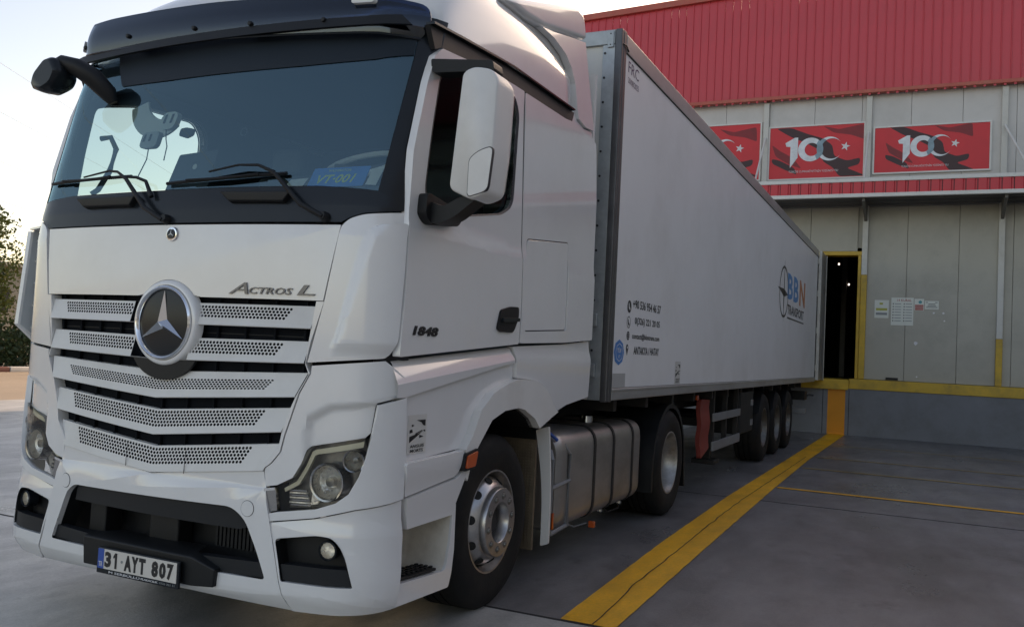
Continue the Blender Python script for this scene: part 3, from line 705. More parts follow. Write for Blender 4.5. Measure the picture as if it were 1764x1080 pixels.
text('plate_text', 'TR', (NX0+.02, NX0+.046, NZ0+.036, NZ0+.060), NP, WTXT, pf, ext=.018)
for s_, a, b in (('3', .060, .103), ('A', .195, .242), ('Y', .244, .288), ('T', .294, .336), ('8', .378, .420), ('0', .428, .470), ('7', .479, .518)):
    text('plate_text', s_, (NX0+a, NX0+b, NZ0+.036, NZ1-.016), NP, INK, pf, ext=.0172, bold=.05)
plate('plate_digit', [(NX0+.118, NZ1-.036), (NX0+.130, NZ1-.016), (NX0+.143, NZ1-.016), (NX0+.143, NZ0+.036), (NX0+.130, NZ0+.036), (NX0+.130, NZ1-.034), (NX0+.122, NZ1-.044)], NP, INK, pf, t=.0012, w0=.0172)
plate('plate_seal', circ(NX0+.177, NZ0+.075, .007, n=8), NP, GREYI, pf, t=.001, w0=.0172)
text('plate_text', 'M SERBÜLLÜ', (NX0+.09, NX0+.30, NZ0+.008, NZ0+.021), NP, WTXT, pf, ext=.0145)
text('plate_text', 'PLAKACILIK', (NX0+.31, NX0+.42, NZ0+.009, NZ0+.018), NP, WTXT, pf, ext=.0145)
text('plate_text', '0326 221 31', (NX0+.43, NX0+.53, NZ0+.009, NZ0+.018), NP, GREYI, pf, ext=.0145)
for s in (-.620, .611):
    cz = .712
    plate('tow_cap', circ(s, cz, .034, .036), F, WHITE, tk, t=.01, w0=.021)
    wall('tow_cap_joint', circ(s, cz, .036, .038), F, .0195, .0165, CREV, tk)
    V = [F(p[0], p[1], .0192) for p in circ(s, cz, .036, .038)]+[F(p[0], p[1], .0192) for p in circ(s, cz, .0338, .0358)]
    pydata('tow_cap_joint', V, [(i, (i+1) % 28, 28+(i+1) % 28, 28+i) for i in range(28)], CREV, tk, smooth=None)

# both front corners
for sg in (1, -1):
    M_ = lambda pts: mirr(pts, sg)
    Fs = lambda s, z, w_=0.: F(sg*s, z, w_)
    # lower corner of the bumper with the fog lamp pocket
    lw = lambda s, z: .012*sst(.70, .62, z)-.03*sst(.34, .26, z)+.010*sst(.60, .40, z)
    fog = rp([(.768, .590), (.98, .626, .04), (1.05, .622, .05), (1.09, .585, .05), (1.118, .53, .04), (1.155, .403, .01), (.812, .402, .01)], .02, 4)
    low = [(.732, .658), (.958, .696), (1.148, .747), (1.392, .782), (1.40, .62), (1.392, .45), (1.378, .283), (1.25, .276), (1.07, .268), (.855, .262), (.827, .338), (.808, .393)]
    plate('bumper_corner', low, Fs, WHITE, tk, t=.03, holes=[fog], du=.05, dv=.05, wf=lw, bevel=.005)
    wall('fog_pocket', fog, Fs, .018, -.07, BLACKP, tk)
    plate('fog_pocket_back', [(.76, .60), (1.04, .63), (1.10, .59), (1.16, .40), (.80, .40)], Fs, BLACKP, tk, t=.01, w0=-.07, du=.06)
    plate('fog_pocket_ramp', rp([(.800, .478), (1.125, .482), (1.152, .406), (.816, .406)], .005), Fs, DARKP, tk, t=.05, w0=.008, du=.06, bevel=.006)
    o_ = F(sg*1.035, .560, -.05)
    nrm = Vector(F(sg*1.035, .560, .1))-Vector(F(sg*1.035, .560, 0)); nrm = (nrm.normalized()*.6+Vector((0, -1, 0))*.4)
    fl = lathe('fog_lamp', [(.046, 0), (.046, .05), (.040, .055), (.036, .045)], o_, nrm, BLACKG, tk, n=24)
    lathe('fog_reflector', [(.0, .012), (.015, .014), (.028, .028), (.036, .046)], o_, nrm, LAMPW, fl, n=14)
    lathe('fog_glass', [(0, .053), (.02, .050), (.036, .046)], o_, nrm, LGLASS, fl, n=24)
    # panel below and outside the head lamp
    bez = [(.722, .700), (.728, .664), (.958, .702), (1.148, .753), (1.392, .789), (1.392, 1.0), (1.378, 1.262), (1.225, 1.228), (1.205, 1.10), (1.180, .985), (1.155, .90), (1.115, .822), (1.060, .778), (.960, .741), (.772, .712)]
    plate('lamp_bezel', bez, Fs, WHITE, tk, t=.03, du=.05, dv=.06, w0=.012, bevel=.006)
    # cheek above the head lamp with its sunk field
    def cw(s, z):
        b = lerpt(s, [.86, .90, 1.0, 1.2, 1.40], [1.02, 1.15, 1.205, 1.228, 1.268])
        return -.028*sst(b+.018, b-.018, z)*sst(.862, .915, s)+.02*sst(1.30, 1.40, z)*0
    chk = [(.897, 1.392), (1.25, 1.430), (1.385, 1.345), (1.385, 1.272), (1.225, 1.236), (1.205, 1.098), (1.18, 1.077), (.918, 1.024), (.895, 1.005), (.868, .935), (.83, .872), (.752, .832), (.690, .820), (.680, .902), (.718, .930), (.763, .985), (.780, 1.06), (.844, 1.262), (.896, 1.357)]
    plate('lamp_cheek', chk, Fs, WHITE, tk, t=.03, du=.015, dv=.012, wf=cw, bevel=.004)
    # head lamp
    hl = plate('headlight', [(.765, .714), (.752, .832), (.83, .872), (.868, .935), (.895, 1.005), (.918, 1.024), (1.18, 1.077), (1.22, 1.0), (1.155, .88), (1.10, .79), (1.0, .74)], Fs, LAMPD, tk, t=.01, w0=-.10, du=.05)
    hp_ = [(.752, .832), (.83, .872), (.868, .935), (.895, 1.005), (.918, 1.024), (1.18, 1.077)]
    wall('lamp_wall', hp_, Fs, -.005, -.10, LAMPD, hl, closed=False)
    a = [(.77, .815), (.835, .853), (.878, .925), (.908, .995), (.925, 1.006), (1.175, 1.057)]; b = [(.775, .798), (.848, .838), (.893, .915), (.923, .978), (.935, .985), (1.172, 1.030)]
    plate('running_light', a+b[::-1], Fs, CLEARC, hl, t=.02, w0=-.035, du=.06)
    def lens(cs, cz, r, nm):
        o_ = Vector(Fs(cs, cz, -.085)); n_ = (Vector(Fs(cs, cz, .1))-Vector(Fs(cs, cz, 0))).normalized()*.55+Vector((0, -1, 0))*.45
        q = lathe(nm, [(0, .0), (r*.4, .008), (r*.8, .03), (r, .058)], o_, n_, LAMPW, hl, n=18, smooth=None)
        lathe('lens_bulb', [(0, .045), (r*.28, .042), (r*.30, .02), (r*.30, 0)], o_, n_, LAMPD, q, n=16)
        lathe('lens_ring', [(r, .055), (r*1.02, .07), (r*1.13, .072), (r*1.16, .05), (r*1.16, 0)], o_, n_, DCHROME, q, n=32)
        lathe('lens_glass', [(0, .078), (r*.6, .073), (r, .062)], o_, n_, LGLASS, q, n=28)
    lens(1.005, .863, .078, 'main_lens'); lens(1.145, .968, .045, 'upper_lens')
    st_l = []
    for i in range(7):
        z = .735+i*.011
        plate('reflector_bar', [(.785, z), (.785, z+.006), (.90-i*.004, z+.010), (.90-i*.004, z+.004)], Fs, LAMPW if i % 2 else DCHROME, hl, t=.01, w0=-.06)
    plate('lamp_trim', [(.895, .745), (.93, .75), (.955, .80), (.925, .83), (.90, .80)], Fs, LAMPW, hl, t=.01, w0=-.07)
    cg = [(.768, .714), (.755, .830), (.832, .870), (.870, .935), (.897, 1.003), (.92, 1.022), (1.19, 1.077), (1.21, 1.08), (1.17, .95), (1.12, .83), (1.06, .78), (.96, .742)]
    plate('lamp_cover', cg, Fs, LGLASS, hl, t=0, w0=-.006, du=.05, dv=.05)
    plate('lamp_washer', rp([(.690, .812), (.748, .822), (.764, .716), (.716, .706)], .004), Fs, DCHROME, hl, t=.02, w0=.006, bevel=.003)
    plate('lamp_washer_cap', [(.689, .800), (.688, .812), (.746, .822), (.748, .810)], Fs, CHROME, hl, t=.006, w0=.011)
    # corner air deflector
    df = rp([(.945, 1.700, .005), (1.005, 2.045, .02), (1.04, 2.078, .03), (1.103, 2.101, .03), (1.247, 2.119, .02), (1.305, 2.128, .01), (1.300, 1.85, .02), (1.288, 1.525, .02), (1.255, 1.443, .02), (.874, 1.406, .005)], .01)
    if sg < 0: df = rp([(.945, 1.700, .005), (1.005, 2.045, .02), (1.04, 2.078, .03), (1.103, 2.101, .03), (1.150, 2.108, .01), (1.150, 1.43, .01), (.874, 1.406, .005)], .01)
    plate('corner_deflector', df, Fs, WHITE, tk, t=.03, du=.04, dv=.10, bevel=.008, w0=.002)
    def dw(s, z): return .028*sst(lerpt(z, [1.4, 1.52, 1.93, 2.03, 2.06], [.95, 1.005, 1.10, 1.13, 1.17]), lerpt(z, [1.4, 1.52, 1.93, 2.03, 2.06], [.985, 1.045, 1.145, 1.18, 1.22]), s)*sst(1.44, 1.515, z)
    dp = rp([(.95, 1.425, .01), (1.0, 1.52, .05), (1.088, 1.93, .1), (1.122, 2.02, .06), (1.168, 2.053, .04), (1.308, 2.074, .02), (1.305, 1.85), (1.292, 1.53, .02), (1.262, 1.450, .02)], .02)
    if sg > 0: plate('deflector_vane', dp, Fs, WHITE, tk, t=.02, du=.014, dv=.02, wf=dw, w0=.004, bevel=.006)
    plate('door_gap', [(1.20, 1.42), (1.20, 2.125), (1.45, 2.125), (1.45, 1.42)], Fs, RUBB, tk, t=.01, w0=-.04, du=.05)
    # duct between vane and cab on the outer flank
    if sg < 0:
        dv_ = rp([(.130, 1.52), (.170, 2.055), (.20, 2.08), (.34, 2.08), (.34, 1.43), (.27, 1.41)], .015)
        X_ = lambda y, z, w_=0.: (-1.315-w_+.05*(y-.1), y, z)
        vn = plate('duct_vane', dv_, X_, GREYP, tk, t=.012, bevel=.003)
        plate('duct_rim', rp([(.118, 1.52), (.160, 2.065), (.176, 2.06), (.134, 1.52), (.272, 1.425), (.262, 1.400)], .005), X_, WHITE, tk, t=.03, w0=.012, bevel=.003)
        plate('duct_back', [(1.14, 1.42), (1.14, 2.10), (1.42, 2.10), (1.42, 1.42)], Fs, GREYP, tk, t=.01, w0=-.015, du=.03)
        for z in (1.50, 1.63, 1.76, 1.89, 2.01): boxes('duct_rib', [(-1.31, -1.20, .20, .33, z, z+.008)], WHITE2, tk)
        plate('duct_cap', [(-1.32, .17), (-1.14, .10), (-1.14, .36), (-1.32, .36)], lambda x, y, w_=0.: (x, y, 2.085+w_), WHITE, tk, t=.012)

# black panel below the windscreen, pillars, windscreen
bl = [(-1.33, 2.14), (-1.103, 2.108), (-1.04, 2.085), (-1.0, 2.062), (1.0, 2.062), (1.04, 2.085), (1.103, 2.108), (1.34, 2.14), (1.335, 2.45), (1.33, 2.9), (1.33, 3.1), (1.19, 3.1), (1.195, 2.9), (1.150, 2.215), (.85, 2.238), (0, 2.236), (-.85, 2.238), (-1.150, 2.215), (-1.195, 2.9), (-1.19, 3.1), (-1.33, 3.1), (-1.33, 2.9)]
plate('scuttle_panel', bl, F, BLACKG, tk, t=.03, du=.06, dv=.1, bevel=.004)
plate('windscreen', [(-1.150, 2.218), (-.85, 2.240), (.85, 2.240), (1.150, 2.218), (1.193, 2.9), (1.188, 3.1), (-1.188, 3.1), (-1.193, 2.9)], F, WGLASS, tk, t=0, w0=-.004, du=.06, dv=.08)
plate('screen_shade_band', [(-.74, 2.985), (-.66, 2.875), (-.3, 2.868), (.6, 2.872), (1.0, 2.885), (1.19, 2.915), (1.186, 3.09), (-.80, 3.09)], F, STRIP, tk, t=.001, w0=.001, du=.06, dv=.05)  # dark band added on the glass for visor shade and the blind behind
plate('screen_header', [(-1.33, 3.09), (1.33, 3.09), (1.33, 3.135), (-1.33, 3.135)], F, BLACKG, tk, t=.02, w0=.002, du=.06, dv=.06)
for s0, s1 in ((-.72, -.24), (.32, .73)):
    V = [F(s0, 2.212, .045), F(s1, 2.205, .045), F(s0+.06, 2.165, .03), F(s1-.04, 2.160, .03), F(s0, 2.215, 0), F(s1, 2.207, 0), F(s0+.06, 2.155, 0), F(s1-.04, 2.150, 0)]
    pydata('scuttle_step', V, [(0, 1, 3, 2), (0, 1, 5, 4), (2, 3, 7, 6), (0, 2, 6, 4), (1, 3, 7, 5)], BLACKP, tk, bevel=.006)
# wipers
def wiper(b0, b1, arm, piv):
    wr = tube('wiper_arm', [F(s, z, w_) for s, z, w_ in arm], [.012, .013, .010, .007, .006, .005][:len(arm)], BLACKP, tk, n=8)
    pts = [F(b0[0]+(b1[0]-b0[0])*i/8, b0[1]+(b1[1]-b0[1])*i/8, .014+.004*math.sin(i*math.pi/8)) for i in range(9)]
    tube('wiper_blade', pts, .009, BLACKP, wr, n=6)
    tube('wiper_linkage', [F(b0[0]+(b1[0]-b0[0])*k_, b0[1]+(b1[1]-b0[1])*k_+.004*math.sin(k_*9), .034) for k_ in (.2, .35, .5, .65, .8)], .006, BLACKP, wr, n=6)
    lathe('wiper_pivot', [(0, .03), (.018, .03), (.024, .012), (.026, -.01)], F(*piv, .005), (0, -1, .2), BLACKP, wr, n=14)
wiper((-1.06, 2.322), (-.34, 2.322), [(-.02, 2.075, .03), (-.142, 2.138, .045), (-.33, 2.30, .05), (-.42, 2.345, .045), (-.50, 2.356, .04), (-.72, 2.335, .032)], (-.014, 2.079))
wiper((-.06, 2.268), (.67, 2.300), [(.915, 2.084, .03), (.80, 2.14, .045), (.62, 2.30, .05), (.52, 2.34, .045), (.40, 2.345, .04), (.22, 2.318, .032)], (.915, 2.084))
tube('wiper_arm', [F(-.14, 2.20, .02), F(-.20, 2.285, .03), (F(-.28, 2.31, .03)), F(-.40, 2.32, .028)], [.012, .009, .008, .006], BLACKP, tk)

# sun visor over the windscreen
def VS(s, z, w_=0.):
    y = .16+.075*s*s+(.20*max(0, abs(s)-1.0)**1.2*4 if abs(s) > 1.0 else 0)+.16*(z-3.1)-w_
    return (s, y, z-.045*s)
vis = rp([(-1.20, 3.06, .03), (-1.19, 3.22, .04), (-.9, 3.262, .1), (0, 3.275, .1), (.9, 3.262, .1), (1.19, 3.24, .05), (1.22, 3.16, .05), (1.18, 3.055, .03), (1.0, 3.055), (0, 3.062, .1), (-1.0, 3.065)], .02, 4)
def vw(s, z): return .02*math.sin(max(0, min(1, (z-3.06)/.2))*math.pi)
vs_ = plate('sun_visor', vis, VS, VISG, tk, t=.006, du=.06, dv=.03, wf=vw)
tube('visor_lip', [VS(-1.18+2.36*i/30, 3.058, .006) for i in range(31)], .006, BLACKG, vs_, n=6)
for s in (-1.1, -.62, -.1, .28, .72, 1.12):
    lathe('visor_bolt', [(0, .012), (.010, .011), (.013, .004), (.013, -.01)], VS(s, 3.125, .02), (0, -1, 0), BLACKP, vs_, n=12)
    if s in (-.62, .28): plate('visor_bracket', rp([(s-.05, 3.10), (s-.02, 3.24), (s+.04, 3.24), (s+.05, 3.10)], .02), VS, BLACKP, vs_, t=.05, w0=-.02)
for s, z in ((-1.165, 3.15), (.93, 3.225)):
    plate('marker_light', rp([(s-.06, z-.024), (s-.06, z+.022), (s+.06, z+.026), (s+.062, z-.02)] if s > 0 else [(s-.03, z-.03), (s-.03, z+.03), (s+.02, z+.03), (s+.02, z-.03)], .015), VS, PALEPL, vs_, t=.03, w0=.04, bevel=.006)
# dark structure behind the visor
plate('visor_mount', [(-1.15, 3.05), (1.15, 3.05), (1.10, 3.10), (-1.10, 3.10)], F, BLACKP, tk, t=.02, w0=.08, du=.08)

# roof: boxy bulged loft that drops towards the rear deflector
def roofsec(y, zt, xw, zb=3.125, n=20, p=.5):
    o = []
    for i in range(n+1):
        a = math.pi*i/n; c = math.cos(a); s = math.sin(a)
        x = xw*math.copysign(abs(c)**p, c); z = zb+(zt-zb)*abs(s)**p
        o.append((x, y+.085*x*x-.06*0, z))
    return o
secs = [(.30, 3.15, 1.20, 3.10), (.33, 3.30, 1.225, 3.10), (.40, 3.43, 1.235, 3.11), (.52, 3.55, 1.24, 3.12), (.75, 3.64, 1.245, 3.13), (1.05, 3.70, 1.248, 3.14), (1.35, 3.71, 1.25, 3.15), (1.6, 3.69, 1.25, 3.155), (1.85, 3.64, 1.25, 3.16), (2.05, 3.59, 1.248, 3.16), (2.18, 3.53, 1.24, 3.16)]
V, Fc = [], []
for (y, zt, xw, zb) in secs: V += roofsec(y, zt, xw, zb)
for j in range(len(secs)-1):
    for i in range(20): Fc.append((j*21+i, j*21+i+1, (j+1)*21+i+1, (j+1)*21+i))
Fc.append(tuple(range(21))); Fc.append(tuple((len(secs)-1)*21+i for i in range(21))[::-1])
ro = pydata('roof', V, Fc, WHITE, tk, smooth=50)
sb = ro.modifiers.new('s', 'SUBSURF'); sb.levels = sb.render_levels = 1
for sg in (1, -1):
    S = side(sg)
    # crease line strip at the foot of the roof
    boxes_pts = [(.35, 3.085), (.65, 3.112), (1.27, 3.158), (2.25, 3.168), (2.25, 3.158), (1.27, 3.147), (.65, 3.100), (.35, 3.073)]
    plate('roof_foot', boxes_pts, S, BLACKG, tk, t=.05, w0=.012)
    plate('roof_gap_strip', [(.40, 2.965), (.345, 3.07), (.65, 3.097), (1.27, 3.143), (2.29, 3.155), (2.25, 3.085), (2.1, 3.075), (1.3, 3.057), (.913, 3.040), (.60, 3.006), (.455, 2.992)], S, BLACKP, tk, t=.03, w0=-.012)
# rear spoiler and side deflectors
sp = [(1.15, 3.52), (1.36, 3.60), (1.8, 3.74), (2.30, 3.905), (2.42, 3.90), (2.47, 3.84), (2.51, 3.735), (2.2, 3.665), (1.75, 3.56), (1.5, 3.53)]
V = [(x_, y, z) for x_ in (-1.22, 1.22) for y, z in sp]; n = len(sp)
pydata('roof_spoiler', V, [tuple(range(n)), tuple(range(n, 2*n))[::-1]]+[(i, (i+1) % n, n+(i+1) % n, n+i) for i in range(n)], WHITE, tk, bevel=.05, seg=4)
for sg in (1, -1):
    S = side(sg)
    yb_ = lambda z: lerpt(z, [3.13, 3.36, 3.5, 3.56, 3.7], [2.335, 2.29, 2.14, 1.90, 1.5])
    sdp = [(1.40, 3.50), (1.55, 3.535), (1.75, 3.552), (2.2, 3.655), (2.51, 3.722), (2.57, 3.45), (2.66, 3.12), (2.50, 3.105), (2.36, 3.13), (2.20, 3.17), (2.05, 3.2), (1.9, 3.35), (1.6, 3.45)]
    plate('deflector_recess', sdp, S, WHITE, tk, t=.03, w0=-.058, du=.1, dv=.1)
    sd2 = [(1.72, 3.553), (1.9, 3.585), (2.2, 3.655), (2.51, 3.722), (2.57, 3.45), (2.66, 3.12), (2.50, 3.105), (2.36, 3.13), (2.325, 3.20), (2.29, 3.36), (2.22, 3.45), (2.12, 3.51), (1.92, 3.55)]
    plate('side_deflector', sd2, S, WHITE, tk, t=.05, w0=-.003, dv=.06, du=.08, bevel=.010)
    plate('deflector_foot', [(2.30, 3.175), (2.36, 3.125), (2.50, 3.10), (2.66, 3.115), (2.70, 3.05), (2.5, 3.04), (2.22, 3.07)], S, WHITE, tk, t=.08, w0=-.02, bevel=.008)

# doors, quarter panels, lower sides
for sg in (1, -1):
    S = side(sg)
    win = rp([(.538, 2.905, .06), (.444, 2.86, .05), (.39, 2.567, .05), (.351, 2.263, .05), (.385, 2.180, .06), (.517, 2.160, .05), (.74, 2.190, .05), (1.20, 2.275, .05), (1.345, 2.345, .09), (1.372, 2.90, .05), (1.30, 2.995, .08), (.80, 2.975, .05)], .04, 4)
    door = rp([(.190, 1.452), (.214, 1.77), (.214, 2.07), (.223, 2.17), (.235, 2.43), (.327, 2.78), (.385, 2.93), (.452, 2.985), (.60, 3.0), (.913, 3.035), (1.289, 3.052), (1.437, 3.055), (1.43, 2.95), (1.478, 2.3), (1.503, 1.75), (1.492, 1.548)], .012, 3)
    def dwf(y, z): return .012*sst(2.13, 2.05, z)-.0*z
    dr_ = plate('door', door, S, WHITE, tk, t=.04, holes=[win], du=.12, dv=.05, wf=dwf, bevel=.006)
    wall('window_reveal', win, S, 0, -.05, BLACKP, dr_)
    plate('window_pane', [(p[0], p[1]) for p in win], S, SGLASS, dr_, t=0, w0=-.02)
    wi = [(p[0]*.965+.03, p[1]*.965+.09) for p in win]
    V = [S(p[0], p[1], .002) for p in win]+[S(.82+(p[0]-.82)*.965, 2.58+(p[1]-2.58)*.975, -.004) for p in win]; n_ = len(win)
    pydata('window_seal', V, [(i, (i+1) % n_, n_+(i+1) % n_, n_+i) for i in range(n_)], RUBB, dr_)
    quarter = rp([(1.512, 1.553), (1.520, 1.75), (1.494, 2.3), (1.450, 3.053), (2.10, 3.065), (2.25, 3.08), (2.5, 3.035), (2.70, 3.04), (2.76, 2.6), (2.76, 1.612), (2.236, 1.578)], .02)
    hat = rp([(1.563, 2.189), (2.245, 2.255), (2.255, 1.658), (1.566, 1.625)], .03)
    hat2 = [(1.907+(p[0]-1.907)*.976, 1.93+(p[1]-1.93)*.976) for p in hat]
    plate('quarter_panel', quarter, S, WHITE, tk, t=.04, holes=[hat], du=.12, dv=.05, wf=lambda y, z: .012*sst(2.13, 2.05, z)+.02*sst(2.55, 2.72, y)*0, bevel=.006)
    plate('locker_hatch', hat2, S, WHITE, tk, t=.03, w0=.003, bevel=.006)
    plate('hatch_gap', hat, S, RUBB, tk, t=.005, w0=-.003)
    plate('door_shut_line', [(1.485, 1.55), (1.50, 1.75), (1.47, 2.3), (1.425, 2.95), (1.43, 3.05), (1.46, 3.05), (1.50, 2.3), (1.525, 1.75), (1.52, 1.55)], S, RUBB, tk, t=.005, w0=-.004)
    # wheel arch panels with a sharp ridge
    def fw_(y, z):
        zr = 1.337+.123*(y-.3); zl = 1.268+.148*(y-.3)
        a = -.035*sst(zr+.01, zr+.10, z)
        b = -.030*sst(zl+.012, zl-.006, z)*sst(1.6, 1.3, y)
        c = .02*sst(1.02, .95, z)*sst(1.0, .5, y)
        return a+b
    flo = [(.865, .975), (.938, 1.045), (1.023, 1.176), (1.171, 1.267), (1.361, 1.318), (1.500, 1.338)]
    zR = lambda y: 1.337+.1005*(y-.3); zL = lambda y: 1.268+.148*(y-.3); zT = lambda y: 1.430+.0755*(y-.2)
    f1 = [(.285, .950), (.256, 1.222), (.264, 1.262), (1.18, 1.395), (1.502, zL(1.50)-.004-.095)]+flo[::-1][1:]+[(.78, .972)]
    f1 = [(.285, .950), (.256, 1.222), (.262, 1.262)]+[(y, min(zL(y), zR(y)-.02)-.001) for y in (.5, .8, 1.1, 1.35, 1.497)]+flo[::-1][0:]+[(.78, .972)]
    plate('front_fender', f1, S, WHITE, tk, t=.04, du=.08, w0=-.020, bevel=.003)
    V = []; ys_ = [.20, .256, .30]+[.4+.1*i for i in range(11)]+[1.47]
    for y in ys_:
        lo_ = min(zL(y), zR(y)-.02) if y > .26 else zL(.26)
        V += [S(y, zT(y), -.045), S(y, zT(y)-.012, -.034), S(y, zR(y)+.003, .003), S(y, zR(y)-.003, .006), S(y, lo_, .004), S(y, lo_-.006, -.022)]
    pydata('fender_ridge', V, [(6*i+j, 6*i+6+j, 6*i+7+j, 6*i+1+j) for i in range(len(ys_)-1) for j in range(5)], WHITE, tk, smooth=25)
    flo2 = [(1.515, 1.340), (1.763, 1.330), (1.942, 1.266), (2.102, 1.134), (2.14, 1.120)]
    f2 = [(1.512, 1.345), (1.488, 1.460), (1.478, 1.532), (2.236, 1.565), (2.76, 1.600), (2.78, 1.513), (2.75, 1.201), (2.33, 1.158), (2.14, 1.118)]+flo2[::-1][1:-1]
    plate('rear_fender', f2, S, WHITE, tk, t=.04, du=.08, dv=.03, wf=lambda y, z: -.02*sst(1.45, 1.55, z), w0=.005, bevel=.004)
    fo = [(.885, .90)]+flo+flo2; fi = [(.965, .90), (1.000, .975), (1.065, 1.033), (1.16, 1.115), (1.322, 1.160), (1.5, 1.170), (1.6, 1.155), (1.758, 1.094), (1.84, 1.030), (2.05, 1.095)]
    plate('wheel_arch_flare', fo+fi[::-1], S, WHITE2, tk, t=.07, w0=.028, du=.06, dv=.05, bevel=.012, seg=3)
    ins = [(.965, .85)]+fi[:-1]
    wall('arch_liner', ins, S, -.02, -.62, BLACKP, tk, closed=False)
    # step panels
    s1 = [(.288, .944), (.30, .955), (.77, .968), (.85, .972), (.862, .945), (.822, .855), (.784, .838), (.322, .792)]
    plate('step_panel', s1, S, WHITE, tk, t=.04, w0=.022, bevel=.01, du=.08, dv=.03, wf=lambda y, z: .02*sst(.80, .93, z)-.02)
    s2 = [(.326, .784), (.800, .831), (.870, .862), (.906, .845), (.842, .72), (.805, .639), (.365, .634), (.345, .70)]
    plate('step_panel', s2, S, WHITE, tk, t=.04, w0=.010, bevel=.012, du=.08, dv=.03, wf=lambda y, z: .02*sst(.62, .85, z)-.015)
    # bottom step with its tub
    plate('step_skirt', rp([(.300, .388), (.745, .362), (.770, .388), (.80, .52), (.81, .66), (.84, .70), (.845, .454), (.828, .335), (.80, .268), (.284, .284)], .015), S, WHITE, tk, t=.03, w0=-.004, du=.08, dv=.05, bevel=.008)
    X1, X0 = 1.235, .98
    V = [(sg*X1, .285, .385), (sg*X1, .75, .360), (sg*X0, .75, .360), (sg*X0, .285, .385), (sg*(X0+.0), .32, .80), (sg*(X0+.0), .81, .80), (sg*X1, .815, .68), (sg*X1, .79, .50)]
    pydata('step_tub', V+[(sg*X0, .80, .50)], [(0, 1, 2, 3), (3, 2, 8, 5, 4), (1, 7, 8, 2), (7, 6, 5, 8)], CREAM, tk, bevel=.03, smooth=50)
    tr_ = [(sg*(X1-.01), .30, .392), (sg*(X1-.01), .70, .371), (sg*(X1-.13), .70, .371), (sg*(X1-.13), .30, .392)]
    stt = pydata('step_tread', tr_+[(v[0], v[1], v[2]+.012) for v in tr_], [(0,1,2,3), (4,5,6,7), (0,1,5,4), (1,2,6,5), (2,3,7,6), (3,0,4,7)], BLACKP, tk, smooth=None)
    nub = []
    for i in range(9):
        for j in range(4):
            y = .325+i*.043; x = sg*(X1-.025-j*.028); z = .404-.0465*(y-.3)
            nub.append((min(x, x+sg*-.014), max(x, x-sg*.014), y, y+.022, z, z+.007))
    boxes('tread_stud', nub, BLACKP, stt)['kind'] = 'stuff'
    plate('side_marker', rp([(.858, .944), (.97, .962), (.946, .882), (.842, .878)], .012), S, AMBER, tk, t=.03, w0=.048, bevel=.006)
    plate('marker_base', rp([(.848, .955), (.985, .975), (.955, .868), (.83, .864)], .012), S, BLACKP, tk, t=.03, w0=.040)
    plate('arch_lower', [(.87, .975), (.99, .975), (.96, .87), (.93, .80), (.86, .86)], S, WHITE2, tk, t=.03, w0=.012, bevel=.005)
    # side name and handle
    if sg > 0: text('model_number', '1848', (.290, .527, 1.557, 1.603), lambda u, v, w_: S(u, v, w_+.012), INK, tk, ext=.006, shear=.2, bold=.03)
    hd_ = plate('door_handle', rp([(1.215, 1.735, .02), (1.34, 1.762, .03), (1.452, 1.765, .02), (1.455, 1.70, .03), (1.39, 1.612, .03), (1.22, 1.610, .03), (1.175, 1.625, .02)], .03), S, BLACKP, dr_, t=.02, w0=.024, bevel=.008)
    plate('handle_grip', rp([(1.22, 1.69), (1.44, 1.70), (1.44, 1.68), (1.22, 1.665)], .008), S, BLACKG, hd_, t=.02, w0=.040, bevel=.006)
S = side(1)
# blind-spot sticker
def sticker(y0, y1, z0, z1, m0, par, wbase, text_=True, X=None):
    Sx = X or S
    q = plate('warning_sticker', [(y0, z0), (y1, z0), (y1, z1), (y0, z1)], Sx, STICK, par, t=.001, w0=wbase)
    dy, dz = y1-y0, z1-z0; U = lambda a, b: (y0+dy*a, z0+dz*b)
    for pg in ([(.45, .86), (.92, .86), (.92, .70), (.80, .72), (.70, .80)], [(.10, .62), (.22, .64), (.26, .56), (.10, .54)], [(.10, .30), (.10, .46), (.58, .52), (.80, .58), (.62, .50)], [(.38, .52), (.75, .60), (.78, .58), (.42, .50)], [(.80, .60), (.92, .60), (.92, .54)], [(.62, .40), (.62, .48), (.84, .43)], [(.20, .76), (.20, .70), (.34, .73)]):
        plate('sticker_print', [U(*p) for p in pg], Sx, INK, q, t=.0006, w0=wbase+.0015)
    if text_:
        text('sticker_text', 'ANGLES', (y0+dy*.14, y1-dy*.12, z0+dz*.165, z0+dz*.245), lambda u, v, w_: Sx(u, v, w_+wbase+.0022), INK, q, bold=.02)
        text('sticker_text', 'MORTS', (y0+dy*.16, y1-dy*.16, z0+dz*.05, z0+dz*.13), lambda u, v, w_: Sx(u, v, w_+wbase+.0022), INK, q, bold=.02)
    return q
sticker(.345, .520, .985, 1.175, None, tk, -.0185)

